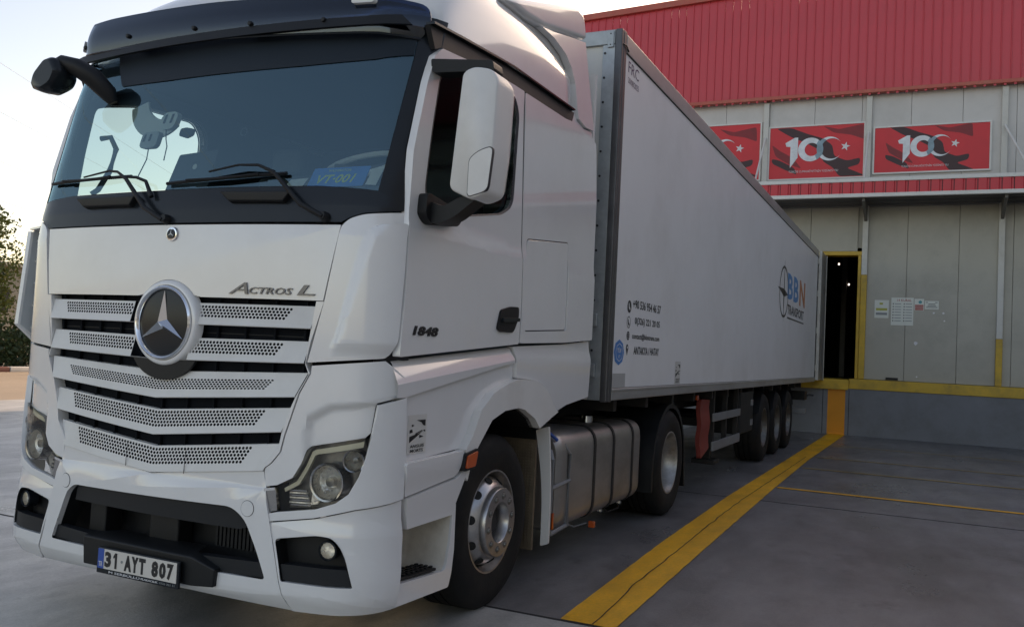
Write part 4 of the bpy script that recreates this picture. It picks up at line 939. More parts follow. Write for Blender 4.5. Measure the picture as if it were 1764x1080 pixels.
# chassis, engine block mass and inner arches
boxes('chassis_rail', [(-.45, -.36, .6, 6.3, .72, .99), (.36, .45, .6, 6.3, .72, .99)], STEELD, tk)
boxes('engine', [(-.34, .34, .5, 2.6, .5, 1.38)], STEELD, tk, bevel=.03)
boxes('cab_floor', [(-1.2, 1.2, .32, 2.7, 1.40, 1.46)], BLACKP, tk)
boxes('front_crossmember', [(-.95, .95, .26, .40, .32, .62)], STEELD, tk)
boxes('cab_rear_wall', [(-1.22, 1.22, 2.70, 2.74, 1.25, 3.55)], WHITE2, tk)
boxes('inner_arch', [(.60, .66, .62, 2.2, .75, 1.38), (-.66, -.60, .62, 2.2, .75, 1.38)], BLACKP, tk)
for sg in (1, -1):
    # mud board behind the front wheel, dimpled, with a white edge fin
    V = []
    mb = boxes('mud_board', [(min(sg*.66, sg*1.20), max(sg*.66, sg*1.15), 2.085, 2.11, .21, .93)], MUD, tk); boxes('arch_end', [(min(sg*.66, sg*1.15), max(sg*.66, sg*1.15), 2.07, 2.11, .932, 1.2)], BLACKP, tk)
    dm = []
    for i in range(24):
        for j in range(36):
            x = .68+i*.019; z = .23+j*.019
            dm.append((min(sg*x, sg*(x+.009)), max(sg*x, sg*(x+.009)), 2.079, 2.085, z, z+.009))
    boxes('dimple', dm, MUD, mb)['kind'] = 'stuff'
    Xf = lambda x, z, w_=0.: (sg*x, 2.075-w_+.03*math.sin((z-.24)*3.6), z)
    plate('fender_fin', rp([(1.150, .995, .01), (1.242, 1.025, .01), (1.262, .62, .1), (1.276, .27, .01), (1.222, .252, .01), (1.205, .62, .15)], .01, 5), Xf, WHITE2, tk, t=.02, dv=.06, w0=.012, bevel=.005)
# fuel tank
def tank(sg, y0, y1, nm, label=None):
    sec = rp([(.50, .26, .12), (.50, .955, .12), (1.185, .955, .14), (1.185, .26, .14)], .12, 6)
    st = [(y0+.02, .86), (y0, .93), (y0+.005, .97), (y0+.05, 1.0), (y1-.05, 1.0), (y1-.005, .97), (y1, .93), (y1-.02, .86)]
    st = [(y0-.0, .80), (y0+.005, .92), (y0+.04, .985), (y0+.09, 1.0), (y1-.09, 1.0), (y1-.04, .985), (y1-.005, .92), (y1, .80)]
    V = []; n_ = len(sec); cx, cz = .8425, .6075
    for (y, k_) in st:
        for (x, z) in sec: V.append((sg*(cx+(x-cx)*k_), y, cz+(z-cz)*k_))
    Fc = [(j*n_+i, j*n_+(i+1) % n_, (j+1)*n_+(i+1) % n_, (j+1)*n_+i) for j in range(len(st)-1) for i in range(n_)]+[tuple(range(n_)), tuple((len(st)-1)*n_+i for i in range(n_))]
    t_ = pydata(nm, V, Fc, ALU, tk, smooth=40)
    for yc in [y0+(y1-y0)*q for q in (.37, .60, .86)]:
        A = [(sg*(cx+(x-cx)*1.022), z_) for x, z in sec for z_ in [cz+(z-cz)*1.022]]
        V = [(a, yc-.02, z) for a, z in A]+[(a, yc+.02, z) for a, z in A]+[(sg*(cx+(x-cx)*1.0), yc-.02, z) for x, z in sec]+[(sg*(cx+(x-cx)*1.0), yc+.02, z) for x, z in sec]
        Fc = []
        for i in range(n_):
            j = (i+1) % n_; Fc += [(i, j, n_+j, n_+i), (i, 2*n_+i, 2*n_+j, j), (n_+i, n_+j, 3*n_+j, 3*n_+i)]
        pydata('tank_strap', V, Fc, STEELD, t_, smooth=None)
    lathe('filler_cap', [(0, .05), (.05, .05), (.055, 0)], (sg*.95, y0+1.15, .955), (0, 0, 1), DCHROME, t_, n=20)
    return t_
tank(1, 2.42, 4.38, 'fuel_tank'); tank(-1, 2.42, 4.0, 'fuel_tank')
# tube step frame at the tank's nose
tube('step_frame', [(1.17, 2.335, .27), (1.17, 2.335, .78), (1.15, 2.35, .83), (1.05, 2.36, .85), (.80, 2.36, .85)], .017, FRAMEG, tk)
tube('step_frame', [(1.19, 2.60, .30), (1.19, 2.60, .80), (1.17, 2.55, .86), (1.0, 2.50, .87)], .017, FRAMEG, tk)
for z in (.27, .58): tube('step_frame', [(1.17, 2.335, z), (1.19, 2.62, z+.03)], .015, FRAMEG, tk)
boxes('frame_reflector', [(1.186, 1.196, 2.325, 2.345, .31, .42)], AMBER, tk)
boxes('tank_reflector', [(1.13, 1.18, 3.22, 3.25, .175, .225)], AMBER, tk, bevel=.006)
tube('reflector_stay', [(1.10, 3.26, .20), (1.02, 3.2, .17), (.95, 3.1, .22), (.9, 2.9, .25)], .008, FRAMEG, tk)
tube('blue_strap', [(1.10, 2.40, .96), (1.16, 2.44, .90)], .012, BLUEP, tk)
for yy in (3.72, 4.22):
    lathe('drain_cock', [(.018, 0), (.022, -.04), (.010, -.055), (0, -.055)], (1.05, yy, .26), (0, 0, 1), DCHROME, tk, n=10)
tube('air_line', [(1.0, 3.9, .22), (1.02, 4.0, .17), (1.05, 4.2, .18), (1.0, 4.4, .24)], .008, STEELD, tk)

# wheels
def tyre(par, xo, xi, yc, R, r, zc, sg=1, ax=(1, 0, 0)):
    wd = xo-xi; b = .03
    prof = [(r, 0), (r+.03, .012), (r+.10, .020), (R-.05, .012), (R-.018, -.012), (R, -.035)]
    n_t = 4; ins = []
    for i in range(n_t):
        t0 = -.035-(wd-.07)*(i+.0)/n_t-.02; t1 = t0-.012
        if i: ins += [(R, t0), (R-.014, t0-.002), (R-.014, t1), (R, t1-.002)]
    prof += ins+[(R, -wd+.035), (R-.018, -wd+.012), (R-.05, -wd-.0), (r, -wd)]
    return lathe('tyre', prof, (sg*xo, yc, zc), (sg, 0, 0), RUBBER, par, n=64, smooth=40)
def front_wheel(sg, yc, zc=.503):
    h = lathe('wheel', [(.302, .0), (.300, .012), (.290, .012), (.284, -.01), (.272, -.03), (.268, -.10)], (sg*1.165, yc, zc), (sg, 0, 0), RIM, tk, n=48)
    tyre(h, 1.175, .86, yc, .505, .295, zc, sg)
    lathe('wheel_disc', [(.268, -.10), (.262, -.055), (.252, -.025), (.238, -.002), (.220, .018), (.212, .026), (.203, .030), (.201, .060), (.196, .067), (.150, .067), (.118, .067), (.113, .060), (.108, -.02), (.095, -.03)], (sg*1.165, yc, zc), (sg, 0, 0), RIM, h, n=48)
    lathe('hub', [(.098, -.03), (.09, .0), (.08, .01), (.03, .01), (0, .015)], (sg*1.165, yc, zc), (sg, 0, 0), STEELD, h, n=24)
    nutp = None
    for i in range(10):
        a = math.radians(36*i+9); y = yc+.1545*math.cos(a); z = zc+.1545*math.sin(a)
        lathe('wheel_nut', [(.023, .0675), (.023, .0685), (.014, .069), (.012, .078), (0, .079)], (sg*1.165, y, z), (sg, 0, 0), LAMPD, h, n=12, smooth=20)
        a += math.radians(18); y = yc+.240*math.cos(a); z = zc+.240*math.sin(a)
        nn = Vector((sg*.52, .85*math.cos(a), .85*math.sin(a)))
        lathe('hand_hole', [(.026, -.015), (.026, .006), (0, .007)], (sg*(1.165-.006), y, z), nn, CREV, h, n=14, smooth=None)
    return h
front_wheel(1, 1.425); front_wheel(-1, 1.425)
def deep_wheel(sg, yc, par, xo=1.225, R=.505, zc=.503, inner=True, disc=-.17, wd=.30, m=RIM2):
    h = lathe('wheel', [(.302, 0), (.300, .012), (.288, .012), (.280, -.02), (.262, -.05), (.256, disc-.02)], (sg*xo, yc, zc), (sg, 0, 0), m, par, n=44)
    tyre(h, xo+.008, xo-wd, yc, R, .295, zc, sg)
    lathe('wheel_disc', [(.256, disc), (.235, disc-.01), (.20, disc+.0), (.17, disc+.012), (.12, disc+.012), (.112, disc+.05), (.10, disc+.09), (.07, disc+.10), (0, disc+.10)], (sg*xo, yc, zc), (sg, 0, 0), m, h, n=36)
    for i in range(10):
        a = math.radians(36*i); lathe('wheel_nut', [(.016, disc+.012), (.014, disc+.045), (0, disc+.045)], (sg*xo, yc+.155*math.cos(a), zc+.155*math.sin(a)), (sg, 0, 0), DCHROME, h, n=6, smooth=None)
    if inner: tyre(h, xo-.34, xo-.64, yc, R, .2, zc, sg)
    return h
deep_wheel(1, 5.17, tk); deep_wheel(-1, 5.17, tk)
boxes('axle', [(-1.0, 1.0, 5.10, 5.24, .43, .57)], STEELD, tk); boxes('front_axle', [(-.9, .9, 1.36, 1.48, .40, .50)], STEELD, tk)
for sg in (1, -1):
    A = [(5.17+.60*math.cos(math.radians(a)), .46+.61*math.sin(math.radians(a))) for a in range(0, 181, 12)]
    A = [(5.80, .20)]+A+[(4.57, .28)]
    V = [(sg*1.235, y, z) for y, z in A]+[(sg*.56, y, z) for y, z in A]+[(sg*1.235, 5.17+(y-5.17)*.93, .46+(z-.46)*.93) for y, z in A]
    n_ = len(A)
    pydata('drive_mudguard', V, [(i, i+1, n_+i+1, n_+i) for i in range(n_-1)]+[(i, i+1, 2*n_+i+1, 2*n_+i) for i in range(n_-1)], BLACKP, tk, smooth=40)
boxes('deck_plate', [(-.6, .6, 2.85, 4.4, 1.0, 1.02)], STEELD, tk)
lathe('fifth_wheel', [(.0, .03), (.45, .03), (.46, 0), (.46, -.06)], (0, 4.75, 1.08), (0, 0, 1), STEELD, tk, n=24)
# mirrors
for sg in (1, -1):
    if sg > 0:
        V = rp([(1.462, 2.80, .03), (1.52, 2.822, .03), (1.605, 2.805, .03), (1.640, 2.755, .04), (1.630, 2.42, .02), (1.610, 2.225, .03), (1.53, 2.195, .03), (1.42, 2.245, .03)], .03, 4)
        n_ = len(V); cx, cz = 1.55, 2.5
        VV = []
        for (yy, kx, kz) in ((.285, .93, .975), (.289, .965, .988), (.30, .992, .998), (.32, 1.0, 1.0), (.44, 1.02, 1.0), (.47, .98, .985), (.475, .9, .95)):
            VV += [(cx+(x-cx)*kx, yy+.10*(x-1.46)+.0*z, cz+(z-cz)*kz) for x, z in V]
        Fc = [(j*n_+i, j*n_+(i+1) % n_, (j+1)*n_+(i+1) % n_, (j+1)*n_+i) for j in range(6) for i in range(n_)]+[tuple(range(n_)), tuple(6*n_+i for i in range(n_))]
        mr_ = pydata('mirror_housing', VV, Fc, WHITE2, tk, smooth=50)
        cv = rp([(1.520, 2.385, .04), (1.57, 2.42, .02), (1.634, 2.440, .03), (1.616, 2.235, .03), (1.53, 2.21, .03), (1.52, 2.22, .02)], .02, 4)
        MF = lambda x, z, w_=0.: (x, .286+.10*(x-1.46)-w_, z)
        plate('cover_seam', [(1.59+(p[0]-1.59)*1.05, 2.30+(p[1]-2.30)*1.04) for p in cv], MF, RUBB, mr_, t=.02, w0=.004)
        plate('mirror_cover', cv, MF, WHITE2, mr_, t=.02, w0=.007, bevel=.004)
        Vg = [(p[0]*.92+1.55*.08, p[1]*.94+2.5*.06) for p in V]
        plate('mirror_glass', Vg, lambda x, z, w_=0.: (x, .488+.10*(x-1.46)+w_, z), CHROME, mr_, t=.002)
        plate('mirror_arm', rp([(1.24, 2.905), (1.58, 2.865), (1.59, 2.815), (1.25, 2.835)], .015), lambda x, z, w_=0.: (x, .36-w_, z), BLACKP, tk, t=.10, bevel=.014)
        plate('mirror_arm', rp([(1.25, 2.18, .03), (1.27, 2.21, .03), (1.36, 2.175), (1.46, 2.22), (1.56, 2.22), (1.42, 2.12, .03), (1.33, 2.09, .04), (1.26, 2.11, .03)], .02), lambda x, z, w_=0.: (x, .34-w_, z), BLACKP, tk, t=.11, bevel=.025, seg=3)
        plate('mirror_foot', rp([(.30, 2.24), (.29, 2.13), (.35, 2.09), (.62, 2.12), (.66, 2.17), (.60, 2.20)], .03), S, BLACKP, tk, t=.05, w0=.05, bevel=.02, seg=3)
# passenger-side front mirror on its swept arm
hd2 = [(-1.12, 2.87), (-1.10, 2.95), (-1.0, 3.04), (-.93, 3.035), (-.90, 2.95), (-.94, 2.88), (-1.03, 2.845)]
V = rp(hd2, .03, 4); n_ = len(V); VV = []
for (yy, k_) in ((-.07, .8), (-.05, .96), (0, 1.0), (.06, .93), (.10, .6)): VV += [(-.985+(x+1.01)*k_, yy, 2.90+(z-2.94)*k_) for x, z in V]
fm = pydata('front_mirror', VV, [(j*n_+i, j*n_+(i+1) % n_, (j+1)*n_+(i+1) % n_, (j+1)*n_+i) for j in range(4) for i in range(n_)]+[tuple(range(n_)), tuple(4*n_+i for i in range(n_))], BLACKG, tk, smooth=50)
arm = [(-.93, .0, 2.97), (-.90, .03, 2.965), (-.84, .08, 2.95), (-.80, .12, 2.90), (-.80, .14, 2.84)]
tube('mirror_arm', [(-1.00, .0, 2.975), (-.92, .0, 2.985), (-.84, .03, 2.955), (-.78, .09, 2.91), (-.72, .15, 2.83), (-.70, .17, 2.78)], [.02, .034, .050, .056, .048, .025], BLACKP, tk, n=12)

# =================================================================== CAB INTERIOR
ci = []
for sg in (1, -1):
    S_ = side(sg)
    wn = [(.538, 2.905), (.444, 2.86), (.39, 2.567), (.351, 2.263), (.385, 2.180), (.517, 2.160), (.74, 2.190), (1.20, 2.275), (1.345, 2.345), (1.372, 2.90), (1.30, 2.995), (.80, 2.975)]
    plate('door_lining', [(.22, 1.46), (2.68, 1.46), (2.68, 3.12), (.46, 3.12), (.36, 2.8), (.27, 2.4)], S_, INTD, tk, t=.02, w0=-.055, holes=[rp(wn, .05, 4)])
boxes('rear_lining', [(-1.18, 1.18, 2.64, 2.66, 1.46, 3.1)], INTD, tk)
boxes('headliner', [(-1.18, 1.18, .46, 2.66, 3.085, 3.10)], HEADL, tk)
plate('roller_blind', [(-1.12, 2.865), (1.12, 2.90), (1.15, 3.10), (-1.15, 3.10)], F, HEADL, tk, t=.01, w0=-.07, du=.08)
V = []
dash = [(-1.16, .17, 2.20), (1.16, .17, 2.20), (1.16, .70, 2.24), (-1.16, .70, 2.24), (1.16, .78, 2.12), (-1.16, .78, 2.12), (1.16, .80, 1.6), (-1.16, .80, 1.6)]
pydata('dashboard', dash, [(0, 1, 2, 3), (3, 2, 4, 5), (5, 4, 6, 7)], INTM, tk, bevel=.02)
plate('dash_binnacle', rp([(.25, .50), (.95, .50), (.95, .80), (.25, .80)], .08), lambda x, y, w_=0.: (x, y, 2.32+w_), INTM, tk, t=.10, bevel=.03)
tube('steering_wheel', [(.59+.21*math.cos(a*math.pi/18), .78+.17*math.sin(a*math.pi/18), 2.505+.10*math.sin(a*math.pi/18)) for a in range(36)], .017, PALEPL, tk, closed=True)
tube('steering_wheel_spoke', [(.39, .78, 2.50), (.59, .78, 2.47), (.79, .78, 2.50)], .018, INTD, tk)
tube('steering_column', [(.59, .78, 2.46), (.60, .70, 2.25)], .04, INTD, tk)
for sx_ in (-.68, .62):
    st = boxes('seat', [(sx_-.26, sx_+.26, 1.15, 1.65, 1.95, 2.08)], INTD, tk, bevel=.05, seg=3)
    boxes('backrest', [(sx_-.25, sx_+.25, 1.60, 1.74, 2.05, 2.66)], INTD, st, bevel=.05, seg=3)
    boxes('headrest', [(sx_-.14, sx_+.14, 1.62, 1.72, 2.68, 2.86)], INTD, st, bevel=.04, seg=3)
tube('belt_strap', [(.34, 1.60, 2.62), (.33, 1.45, 2.40), (.30, 1.4, 2.1)], .018, PALEPL, tk)
tube('grab_handle', [(-1.16, .48, 2.68), (-1.10, .50, 2.69), (-1.07, .52, 2.62), (-1.09, .50, 2.48), (-1.13, .46, 2.36), (-1.16, .44, 2.33)], .017, INTM, tk)
# curtain gathered at the driver's pillar
cu = []
V, Fc = [], []
for i in range(9):
    y = .38+i*.010; x = 1.15+.018*math.sin(i*1.9)
    V += [(x-.06, y-.03, 2.26), (x-.01, y+.10, 2.95)]
for i in range(8): Fc.append((2*i, 2*i+2, 2*i+3, 2*i+1))
pydata('curtain', V, Fc, CURT, tk, smooth=40)
# things in the windscreen
def FI(u, v, w_=0.): return F(u, v, -.03+w_)
tb = tag(plate('toll_transponder', rp([(-.40, 2.605), (-.40, 2.66), (-.37, 2.69), (-.30, 2.69), (-.275, 2.665), (-.285, 2.61), (-.31, 2.59), (-.37, 2.59)], .015), lambda u, v, w_=0.: FI(u+.11, v, w_), PALEPL, None, t=.03, bevel=.006), 'upper pale toll box stuck to the windscreen, hanging its cable', 'toll box', 'toll boxes on the windscreen')
for dx in (-.375, -.325):
    plate('slot', [(dx, 2.625), (dx+.014, 2.625), (dx+.022, 2.675), (dx+.008, 2.675)], lambda u, v, w_=0.: FI(u+.11, v, w_), INTD, tb, t=.002, w0=.003)
tb2 = tag(plate('toll_transponder', rp([(-.52, 2.50), (-.515, 2.56), (-.49, 2.575), (-.40, 2.575), (-.385, 2.56), (-.39, 2.495), (-.41, 2.48), (-.50, 2.482)], .015), lambda u, v, w_=0.: FI(u+.11, v+.01, w_), GREYP, None, t=.03, bevel=.006), 'lower grey toll box stuck to the windscreen above the tablet', 'toll box', 'toll boxes on the windscreen')
for dx in (-.500, -.455):
    plate('slot', [(dx, 2.52), (dx+.014, 2.52), (dx+.020, 2.56), (dx+.006, 2.56)], lambda u, v, w_=0.: FI(u+.11, v+.01, w_), INTD, tb2, t=.002, w0=.003)
tube('cable', [FI(-.24, 2.59, -.01), FI(-.235, 2.54, -.02), FI(-.225, 2.50, -.03), FI(-.22, 2.42, -.03)], .003, INTD, tb)
tube('cable', [FI(-.34, 2.49, -.01), FI(-.345, 2.43, -.02), FI(-.39, 2.34, -.03)], .003, INTD, tb2)
dc = tag(plate('dash_camera', rp([(-.12, 2.545), (-.12, 2.585), (-.08, 2.59), (-.03, 2.58), (-.03, 2.545), (-.07, 2.53)], .012), FI, INTD, None, t=.02, bevel=.008), 'small dark dash camera behind the windscreen above the tablet', 'camera')
tbl = tag(plate('tablet', rp([(-.33, 2.25), (-.28, 2.475), (.0, 2.49), (-.015, 2.26)], .012), lambda u, v, w_=0.: F(u+.05, v, -.16+w_), INTD, None, t=.015, bevel=.005), 'dark tablet standing on the dashboard behind the wipers', 'tablet')
plate('emblem', circ(-.09, 2.40, .016, n=10), lambda u, v, w_=0.: F(u, v, -.158+w_), PALEPL, tbl, t=.001)
cs = []
cA = circ(-.44, 2.80, .22, .22, 18, 190, 315); cB = circ(-.40, 2.83, .16, .14, 18, 190, 300)
tag(plate('crescent_shade', cA+cB[::-1], lambda u, v, w_=0.: F(u, v, -.10+w_+.04*math.sin(u*5)), PALEPL, None, t=.012, du=.04), 'pale crescent shaped plastic shade hanging behind the windscreen', 'shade')
rg_ = F(.335, 2.535, -.012)
tag(lathe('windscreen_sticker_ring', [(.024, 0), (.017, 0)], rg_, (0, -1, .2), INTD, None, n=24), 'small dark ring sticker on the windscreen glass', 'sticker')
vp = root('souvenir_plate', (.87, .3, 2.25), 'blue souvenir license plate lettered VT 001 on the dashboard', 'license plate')
VP = lambda u, v, w_=0.: (u+(v-2.24)*.25, .30+.3*(v-2.24)-w_, v)
plate('sheet', rp([(.555, 2.285), (.555, 2.39), (.90, 2.39), (.90, 2.285)], .008), VP, VPLATE, vp, t=.004)
text('lettering', 'VT·001', (.60, .835, 2.305, 2.352), lambda u, v, w_: VP(u, v, w_+.001), VTXT, vp, shear=.2, bold=.02)
text('lettering', 'WASHINGTON', (.65, .79, 2.366, 2.380), lambda u, v, w_: VP(u, v, w_+.001), VTXT, vp)
tag(plate('paper_note', [(.915, 2.29), (.92, 2.375), (.985, 2.37), (.98, 2.285)], VP, PALEPL, None, t=.002), 'pale square note beside the blue plate on the dashboard', 'paper')
tag(plate('paper_sheet', [(.40, 2.28), (.43, 2.335), (.54, 2.34), (.52, 2.28)], VP, PALEPL, None, t=.002), 'white paper on the dashboard left of the blue plate', 'paper')

# =================================================================== SEMI-TRAILER
tr = root('semi_trailer', (0, 9.8, 0), 'long white insulated box semi-trailer with fleet lettering, backed to the dock', 'trailer')
TX, TY0, TY1, TZ0, TZ1 = 1.30, 3.03, 16.62, 1.165, 4.0
boxes('box_side', [(TX-.06, TX, TY0+.10, TY1-.08, 1.262, 3.845)], TSIDE, tr)
boxes('box_side', [(-TX, -TX+.06, TY0+.10, TY1-.08, 1.262, 3.845)], TSIDE, tr)
boxes('box_front', [(-1.15, 1.15, TY0+.02, TY0+.08, TZ0, 3.885)], TFRONT, tr)
boxes('box_roof', [(-TX+.01, TX-.01, TY0+.02, TY1-.02, 3.93, 3.985)], TFRONT, tr)
boxes('box_floor', [(-TX+.02, TX-.02, TY0+.05, TY1-.02, TZ0+.03, 1.26)], STEELD, tr)
for sg in (1, -1):
    a, b = sorted((sg*1.145, sg*1.245)); boxes('rivet_strip', [(a, b, TY0, TY0+.03, TZ0, 3.885)], TGALV, tr, bevel=.004)
    for i in range(14):
        z = 1.35+i*.19; lathe('rivet', [(.010, 0), (.009, .005), (0, .007)], (sg*1.165, TY0, z), (0, -1, 0), INK, tr, n=8)
    a, b = sorted((sg*1.246, sg*1.302)); boxes('corner_post', [(a, b, TY0-.012, TY0+.035, TZ0-.01, TZ1)], TPOST, tr, bevel=.008)
    a, b = sorted((sg*1.25, sg*1.305)); boxes('corner_post_flank', [(a, b, TY0+.036, TY0+.10, TZ0-.01, TZ1-.0)], TPOST, tr, bevel=.006)
    a, b = sorted((sg*1.24, sg*1.307)); boxes('top_rail', [(a, b, TY0+.101, TY1, 3.845, 3.99)], TRAIL, tr, bevel=.01)
    a, b = sorted((sg*1.25, sg*1.309)); boxes('top_rail_seal', [(a, b, TY0+.11, TY1-.01, 3.838, 3.8445)], CREV, tr)
    a, b = sorted((sg*1.22, sg*1.308)); boxes('bottom_rail', [(a, b, TY0+.101, TY1, TZ0, 1.258)], TRAIL, tr, bevel=.008)
    a, b = sorted((sg*1.25, sg*1.314)); boxes('rail_bead', [(a, b, TY0+.101, TY1, 1.236, 1.252)], TRAIL, tr, bevel=.003)
    a, b = sorted((sg*1.22, sg*1.306)); boxes('rear_post', [(a, b, TY1-.078, TY1, 1.259, 3.844)], TPOST, tr)
boxes('front_header', [(-1.244, 1.244, TY0-.005, TY0+.03, 3.886, 3.998)], TGALV, tr, bevel=.004)
boxes('corner_bracket', [(1.185, 1.235, TY0-.014, TY0-.006, 3.86, 3.985)], TGALV, tr, bevel=.012)
for z in (3.88, 3.965): lathe('rivet', [(.006, 0), (0, .004)], (1.21, TY0-.014, z), (0, -1, 0), INK, tr, n=8)
for z in (1.34, 1.72): boxes('tie_cleat', [(1.165, 1.205, TY0-.03, TY0-.001, z, z+.10)], TGALV, tr, bevel=.006)
tube('top_hook', [(1.29, TY0-.01, 3.89), (1.315, TY0+.06, 3.885), (1.312, TY0+.13, 3.86)], .006, INK, tr)
# open rear door standing straight back, seen edge on
dr2 = boxes('rear_door', [(1.315, 1.375, TY1+.01, TY1+1.0, 1.20, 3.97)], TRAIL, tr)
boxes('door_edge', [(1.305, 1.385, TY1+1.0, TY1+1.04, 1.19, 3.98)], TRAIL, dr2)
boxes('door_hinge', [(1.30, 1.33, TY1-.02, TY1+.06, z, z+.12) for z in (1.4, 2.2, 3.0, 3.7)], TRAIL, dr2)
T = lambda y, z, w_=0.: (TX+w_, y, z)
def ttx(s, box, m=INK, bold=0., sh=0.): text('lettering', s, box, lambda u, v, w_: T(u, v, .002), m, tr, bold=bold, shear=sh)
ttx('FRC', (3.20, 3.475, 3.715, 3.805), FRCINK, 0); ttx('20/08/2025', (3.205, 3.48, 3.635, 3.68), FRCINK, 0)
ttx('+90 536 954 46 57', (3.580, 4.408, 1.897, 1.970), INK, .02)
ttx('0(326) 221 20 05', (3.650, 4.395, 1.756, 1.830), INK, .02)
ttx('contact@bbntrans.com', (3.590, 4.398, 1.640, 1.700), INK, .02)
ttx('ANTAKYA / HATAY', (3.650, 4.398, 1.525, 1.590), INK, .02)
q = plate('phone_icon', circ(3.49, 1.905, .05, n=20), T, INK, tr, t=.001, w0=.0022)
plate('phone_handset', rp([(3.462, 1.93), (3.475, 1.935), (3.485, 1.905), (3.51, 1.89), (3.505, 1.875), (3.47, 1.89)], .006), T, WTXT, q, t=.001, w0=.0042)
V = [T(*p, .0025) for p in circ(3.485, 1.78, .048, n=20)]+[T(*p, .0025) for p in circ(3.485, 1.78, .042, n=20)]
q = pydata('phone_ring_icon', V, [(i, (i+1) % 20, 20+(i+1) % 20, 20+i) for i in range(20)], INK, tr, smooth=None)
plate('phone_handset', rp([(3.462, 1.80), (3.475, 1.805), (3.485, 1.78), (3.51, 1.765), (3.505, 1.75), (3.47, 1.765)], .006), T, INK, q, t=.001, w0=.0025)
q = plate('globe_icon', circ(3.485, 1.672, .036, .036, n=20), T, INK, tr, t=.001, w0=.0022)
for z in (1.655, 1.672, 1.689): boxes('globe_line', [(TX+.0035, TX+.0045, 3.452, 3.518, z-.0015, z+.0015)], WTXT, q)
q = plate('pin_icon', circ(3.475, 1.575, .028, .028, 16, -20, 200)+[(3.475, 1.515)], T, INK, tr, t=.001, w0=.0022)
plate('pin_hole', circ(3.475, 1.578, .011, n=12), T, WTXT, q, t=.001, w0=.0042)
q = plate('inspection_badge', circ(3.275, 1.535, .125, .10, n=8), T, TUV, tr, t=.001, w0=.0022)
V = [T(*p, .0045) for p in circ(3.275, 1.535, .088, .072, n=8)]+[T(*p, .0045) for p in circ(3.275, 1.535, .082, .066, n=8)]
pydata('badge_ring', V, [(i, (i+1) % 8, 8+(i+1) % 8, 8+i) for i in range(8)], WTXT, q, smooth=None)
text('badge_text', 'TÜV', (3.225, 3.325, 1.53, 1.575), lambda u, v, w_: T(u, v, .0045), WTXT, q, bold=.02)
text('badge_text', 'ATP', (3.25, 3.30, 1.49, 1.515), lambda u, v, w_: T(u, v, .0045), WTXT, q)
plate('grey_patch', [(3.14, 1.265), (3.14, 1.372), (3.455, 1.372), (3.455, 1.265)], T, GREYST, tr, t=.001, w0=.002)
sticker(4.985, 5.185, 1.268, 1.482, None, tr, .0022, True, T)
# fleet emblem: compass ring, letters
V = [T(*p, .0025) for p in circ(11.80, 2.70, .50, .43, n=40)]+[T(*p, .0025) for p in circ(11.80, 2.70, .455, .39, n=40)]
cp = pydata('compass_ring', V, [(i, (i+1) % 40, 40+(i+1) % 40, 40+i) for i in range(40)], INK, tr, smooth=None)
for pg in ([(11.76, 2.70), (11.80, 3.22), (11.84, 2.70), (11.80, 2.20)], [(11.12, 2.735), (11.80, 2.75), (12.25, 2.68), (11.80, 2.62), (11.6, 2.66)]):
    plate('compass_needle', pg, T, INK, cp, t=.001, w0=.004)
ttx('B', (12.20, 12.85, 2.62, 3.06), BBLUE, .03); ttx('B', (12.95, 13.60, 2.62, 3.07), BBLUE, .03); ttx('N', (13.75, 14.55, 2.60, 3.08), BORANGE, .03)
ttx('TRANSPORT', (12.25, 14.45, 2.36, 2.53), INK, .02)
plate('underline', [(12.25, 2.285), (12.25, 2.31), (14.47, 2.31), (14.47, 2.285)], T, INK, tr, t=.001, w0=.0022)
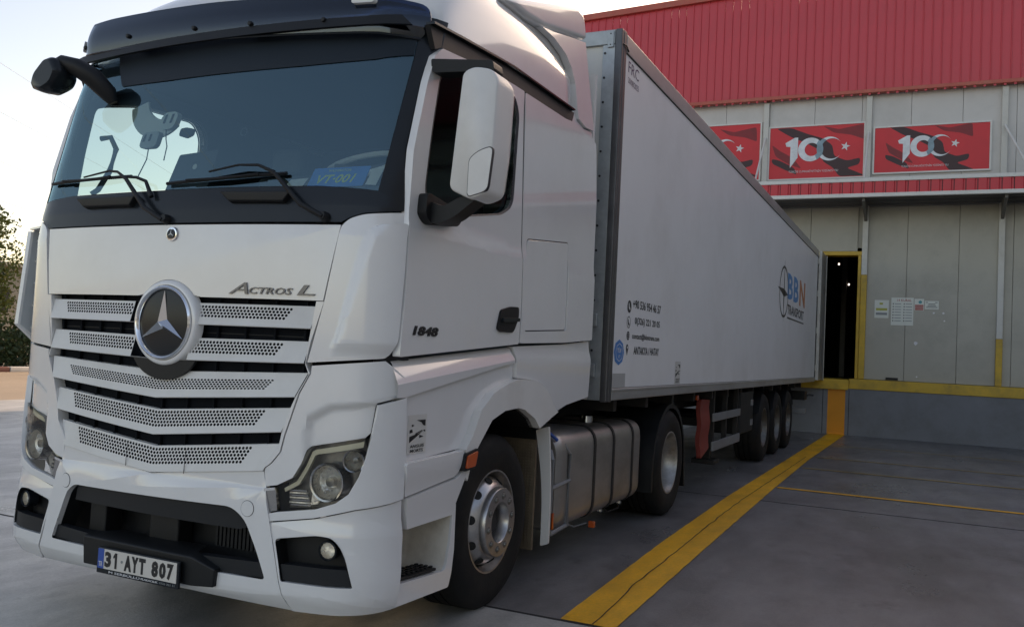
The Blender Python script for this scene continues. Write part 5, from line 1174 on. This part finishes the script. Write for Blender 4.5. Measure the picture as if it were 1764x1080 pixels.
# undercarriage
boxes('frame_rail', [(-.55, -.43, 3.4, 16.2, .86, 1.16), (.43, .55, 3.4, 16.2, .86, 1.16)], STEELD, tr)
for i in range(14): boxes('crossmember', [(-1.2, 1.2, 3.5+i*.9, 3.58+i*.9, 1.06, 1.16)], STEELD, tr)
for sg in (1, -1):
    lg = boxes('landing_leg', [(min(sg*.95, sg*1.08), max(sg*.95, sg*1.08), 7.62, 7.76, .30, 1.16)], STEELD, tr, bevel=.008)
    boxes('landing_foot', [(min(sg*.87, sg*1.16), max(sg*.87, sg*1.16), 7.56, 7.82, .24, .298)], STEELD, lg, bevel=.01)
    X_ = lambda y, z, w_=0.: (sg*(1.20+w_), y, z)
    plate('red_board', rp([(6.57, 1.07, .04), (7.02, 1.05, .04), (7.03, .50, .04), (6.60, .40, .04)], .03), X_, REDP, tr, t=.05, bevel=.01, dv=.08, wf=lambda y, z: .01*math.sin(z*18))
    boxes('red_lamp', [(min(sg*1.2, sg*1.22), max(sg*1.2, sg*1.22), 6.30, 6.36, 1.07, 1.12)], AMBER, tr)
    for (z0, z1) in ((.79, .885), (.445, .555)):
        a, b = sorted((sg*1.20, sg*1.225)); boxes('side_guard_rail', [(a, b, 7.15, 8.79, z0, z1)], FRAMEG, tr, bevel=.006)
    for yy in (7.25, 7.98, 8.7): a, b = sorted((sg*1.14, sg*1.198)); boxes('side_guard_post', [(a, b, yy, yy+.06, .44, 1.16)], STEELD, tr)
    a, b = sorted((sg*.75, sg*1.22)); boxes('toolbox', [(a, b, 8.80, 9.76, .53, 1.10)], BLACKP, tr, bevel=.02)
    boxes('toolbox_latch', [(min(sg*1.22, sg*1.235), max(sg*1.22, sg*1.235), 9.55, 9.68, z, z+.08) for z in (.62, .90)], FRAMEG, tr)
    for yc in (10.73, 12.04, 13.35):
        wl_ = deep_wheel(sg, yc, tr, xo=1.215, R=.522, zc=.52, inner=False, disc=-.12, wd=.37, m=RIMD)
    for yc in (10.73, 12.04, 13.35):
        A = [(yc+.60*math.cos(math.radians(a)), .50+.61*math.sin(math.radians(a))) for a in range(25, 156, 10)]
        V = [(sg*1.23, y, z) for y, z in A]+[(sg*.82, y, z) for y, z in A]; n_ = len(A)
        pydata('trailer_mudguard', V, [(i, i+1, n_+i+1, n_+i) for i in range(n_-1)], BLACKP, tr)
    for yc in (10.73, 12.04, 13.35): boxes('axle_beam', [(min(0, sg*.9), max(0, sg*.9), yc-.06, yc+.06, .46, .58)], STEELD, tr)
    a, b = sorted((sg*.2, sg*1.22)); boxes('rear_bumper', [(a, b, 15.9, 16.0, .50, .62)], FRAMEG, tr, bevel=.01)
    a, b = sorted((sg*.85, sg*1.2)); boxes('tail_lamp_box', [(a, b, 15.9, 16.3, .78, .96)], BLACKP, tr, bevel=.01)
    boxes('bumper_stay', [(min(sg*.7, sg*.8), max(sg*.7, sg*.8), 15.7, 15.9, .5, 1.16)], STEELD, tr)
    tube('tail_light_stalk', [(sg*1.15, 16.3, .84), (sg*1.22, 16.42, .88), (sg*1.3, 16.5, .87)], .02, RUBB, tr)
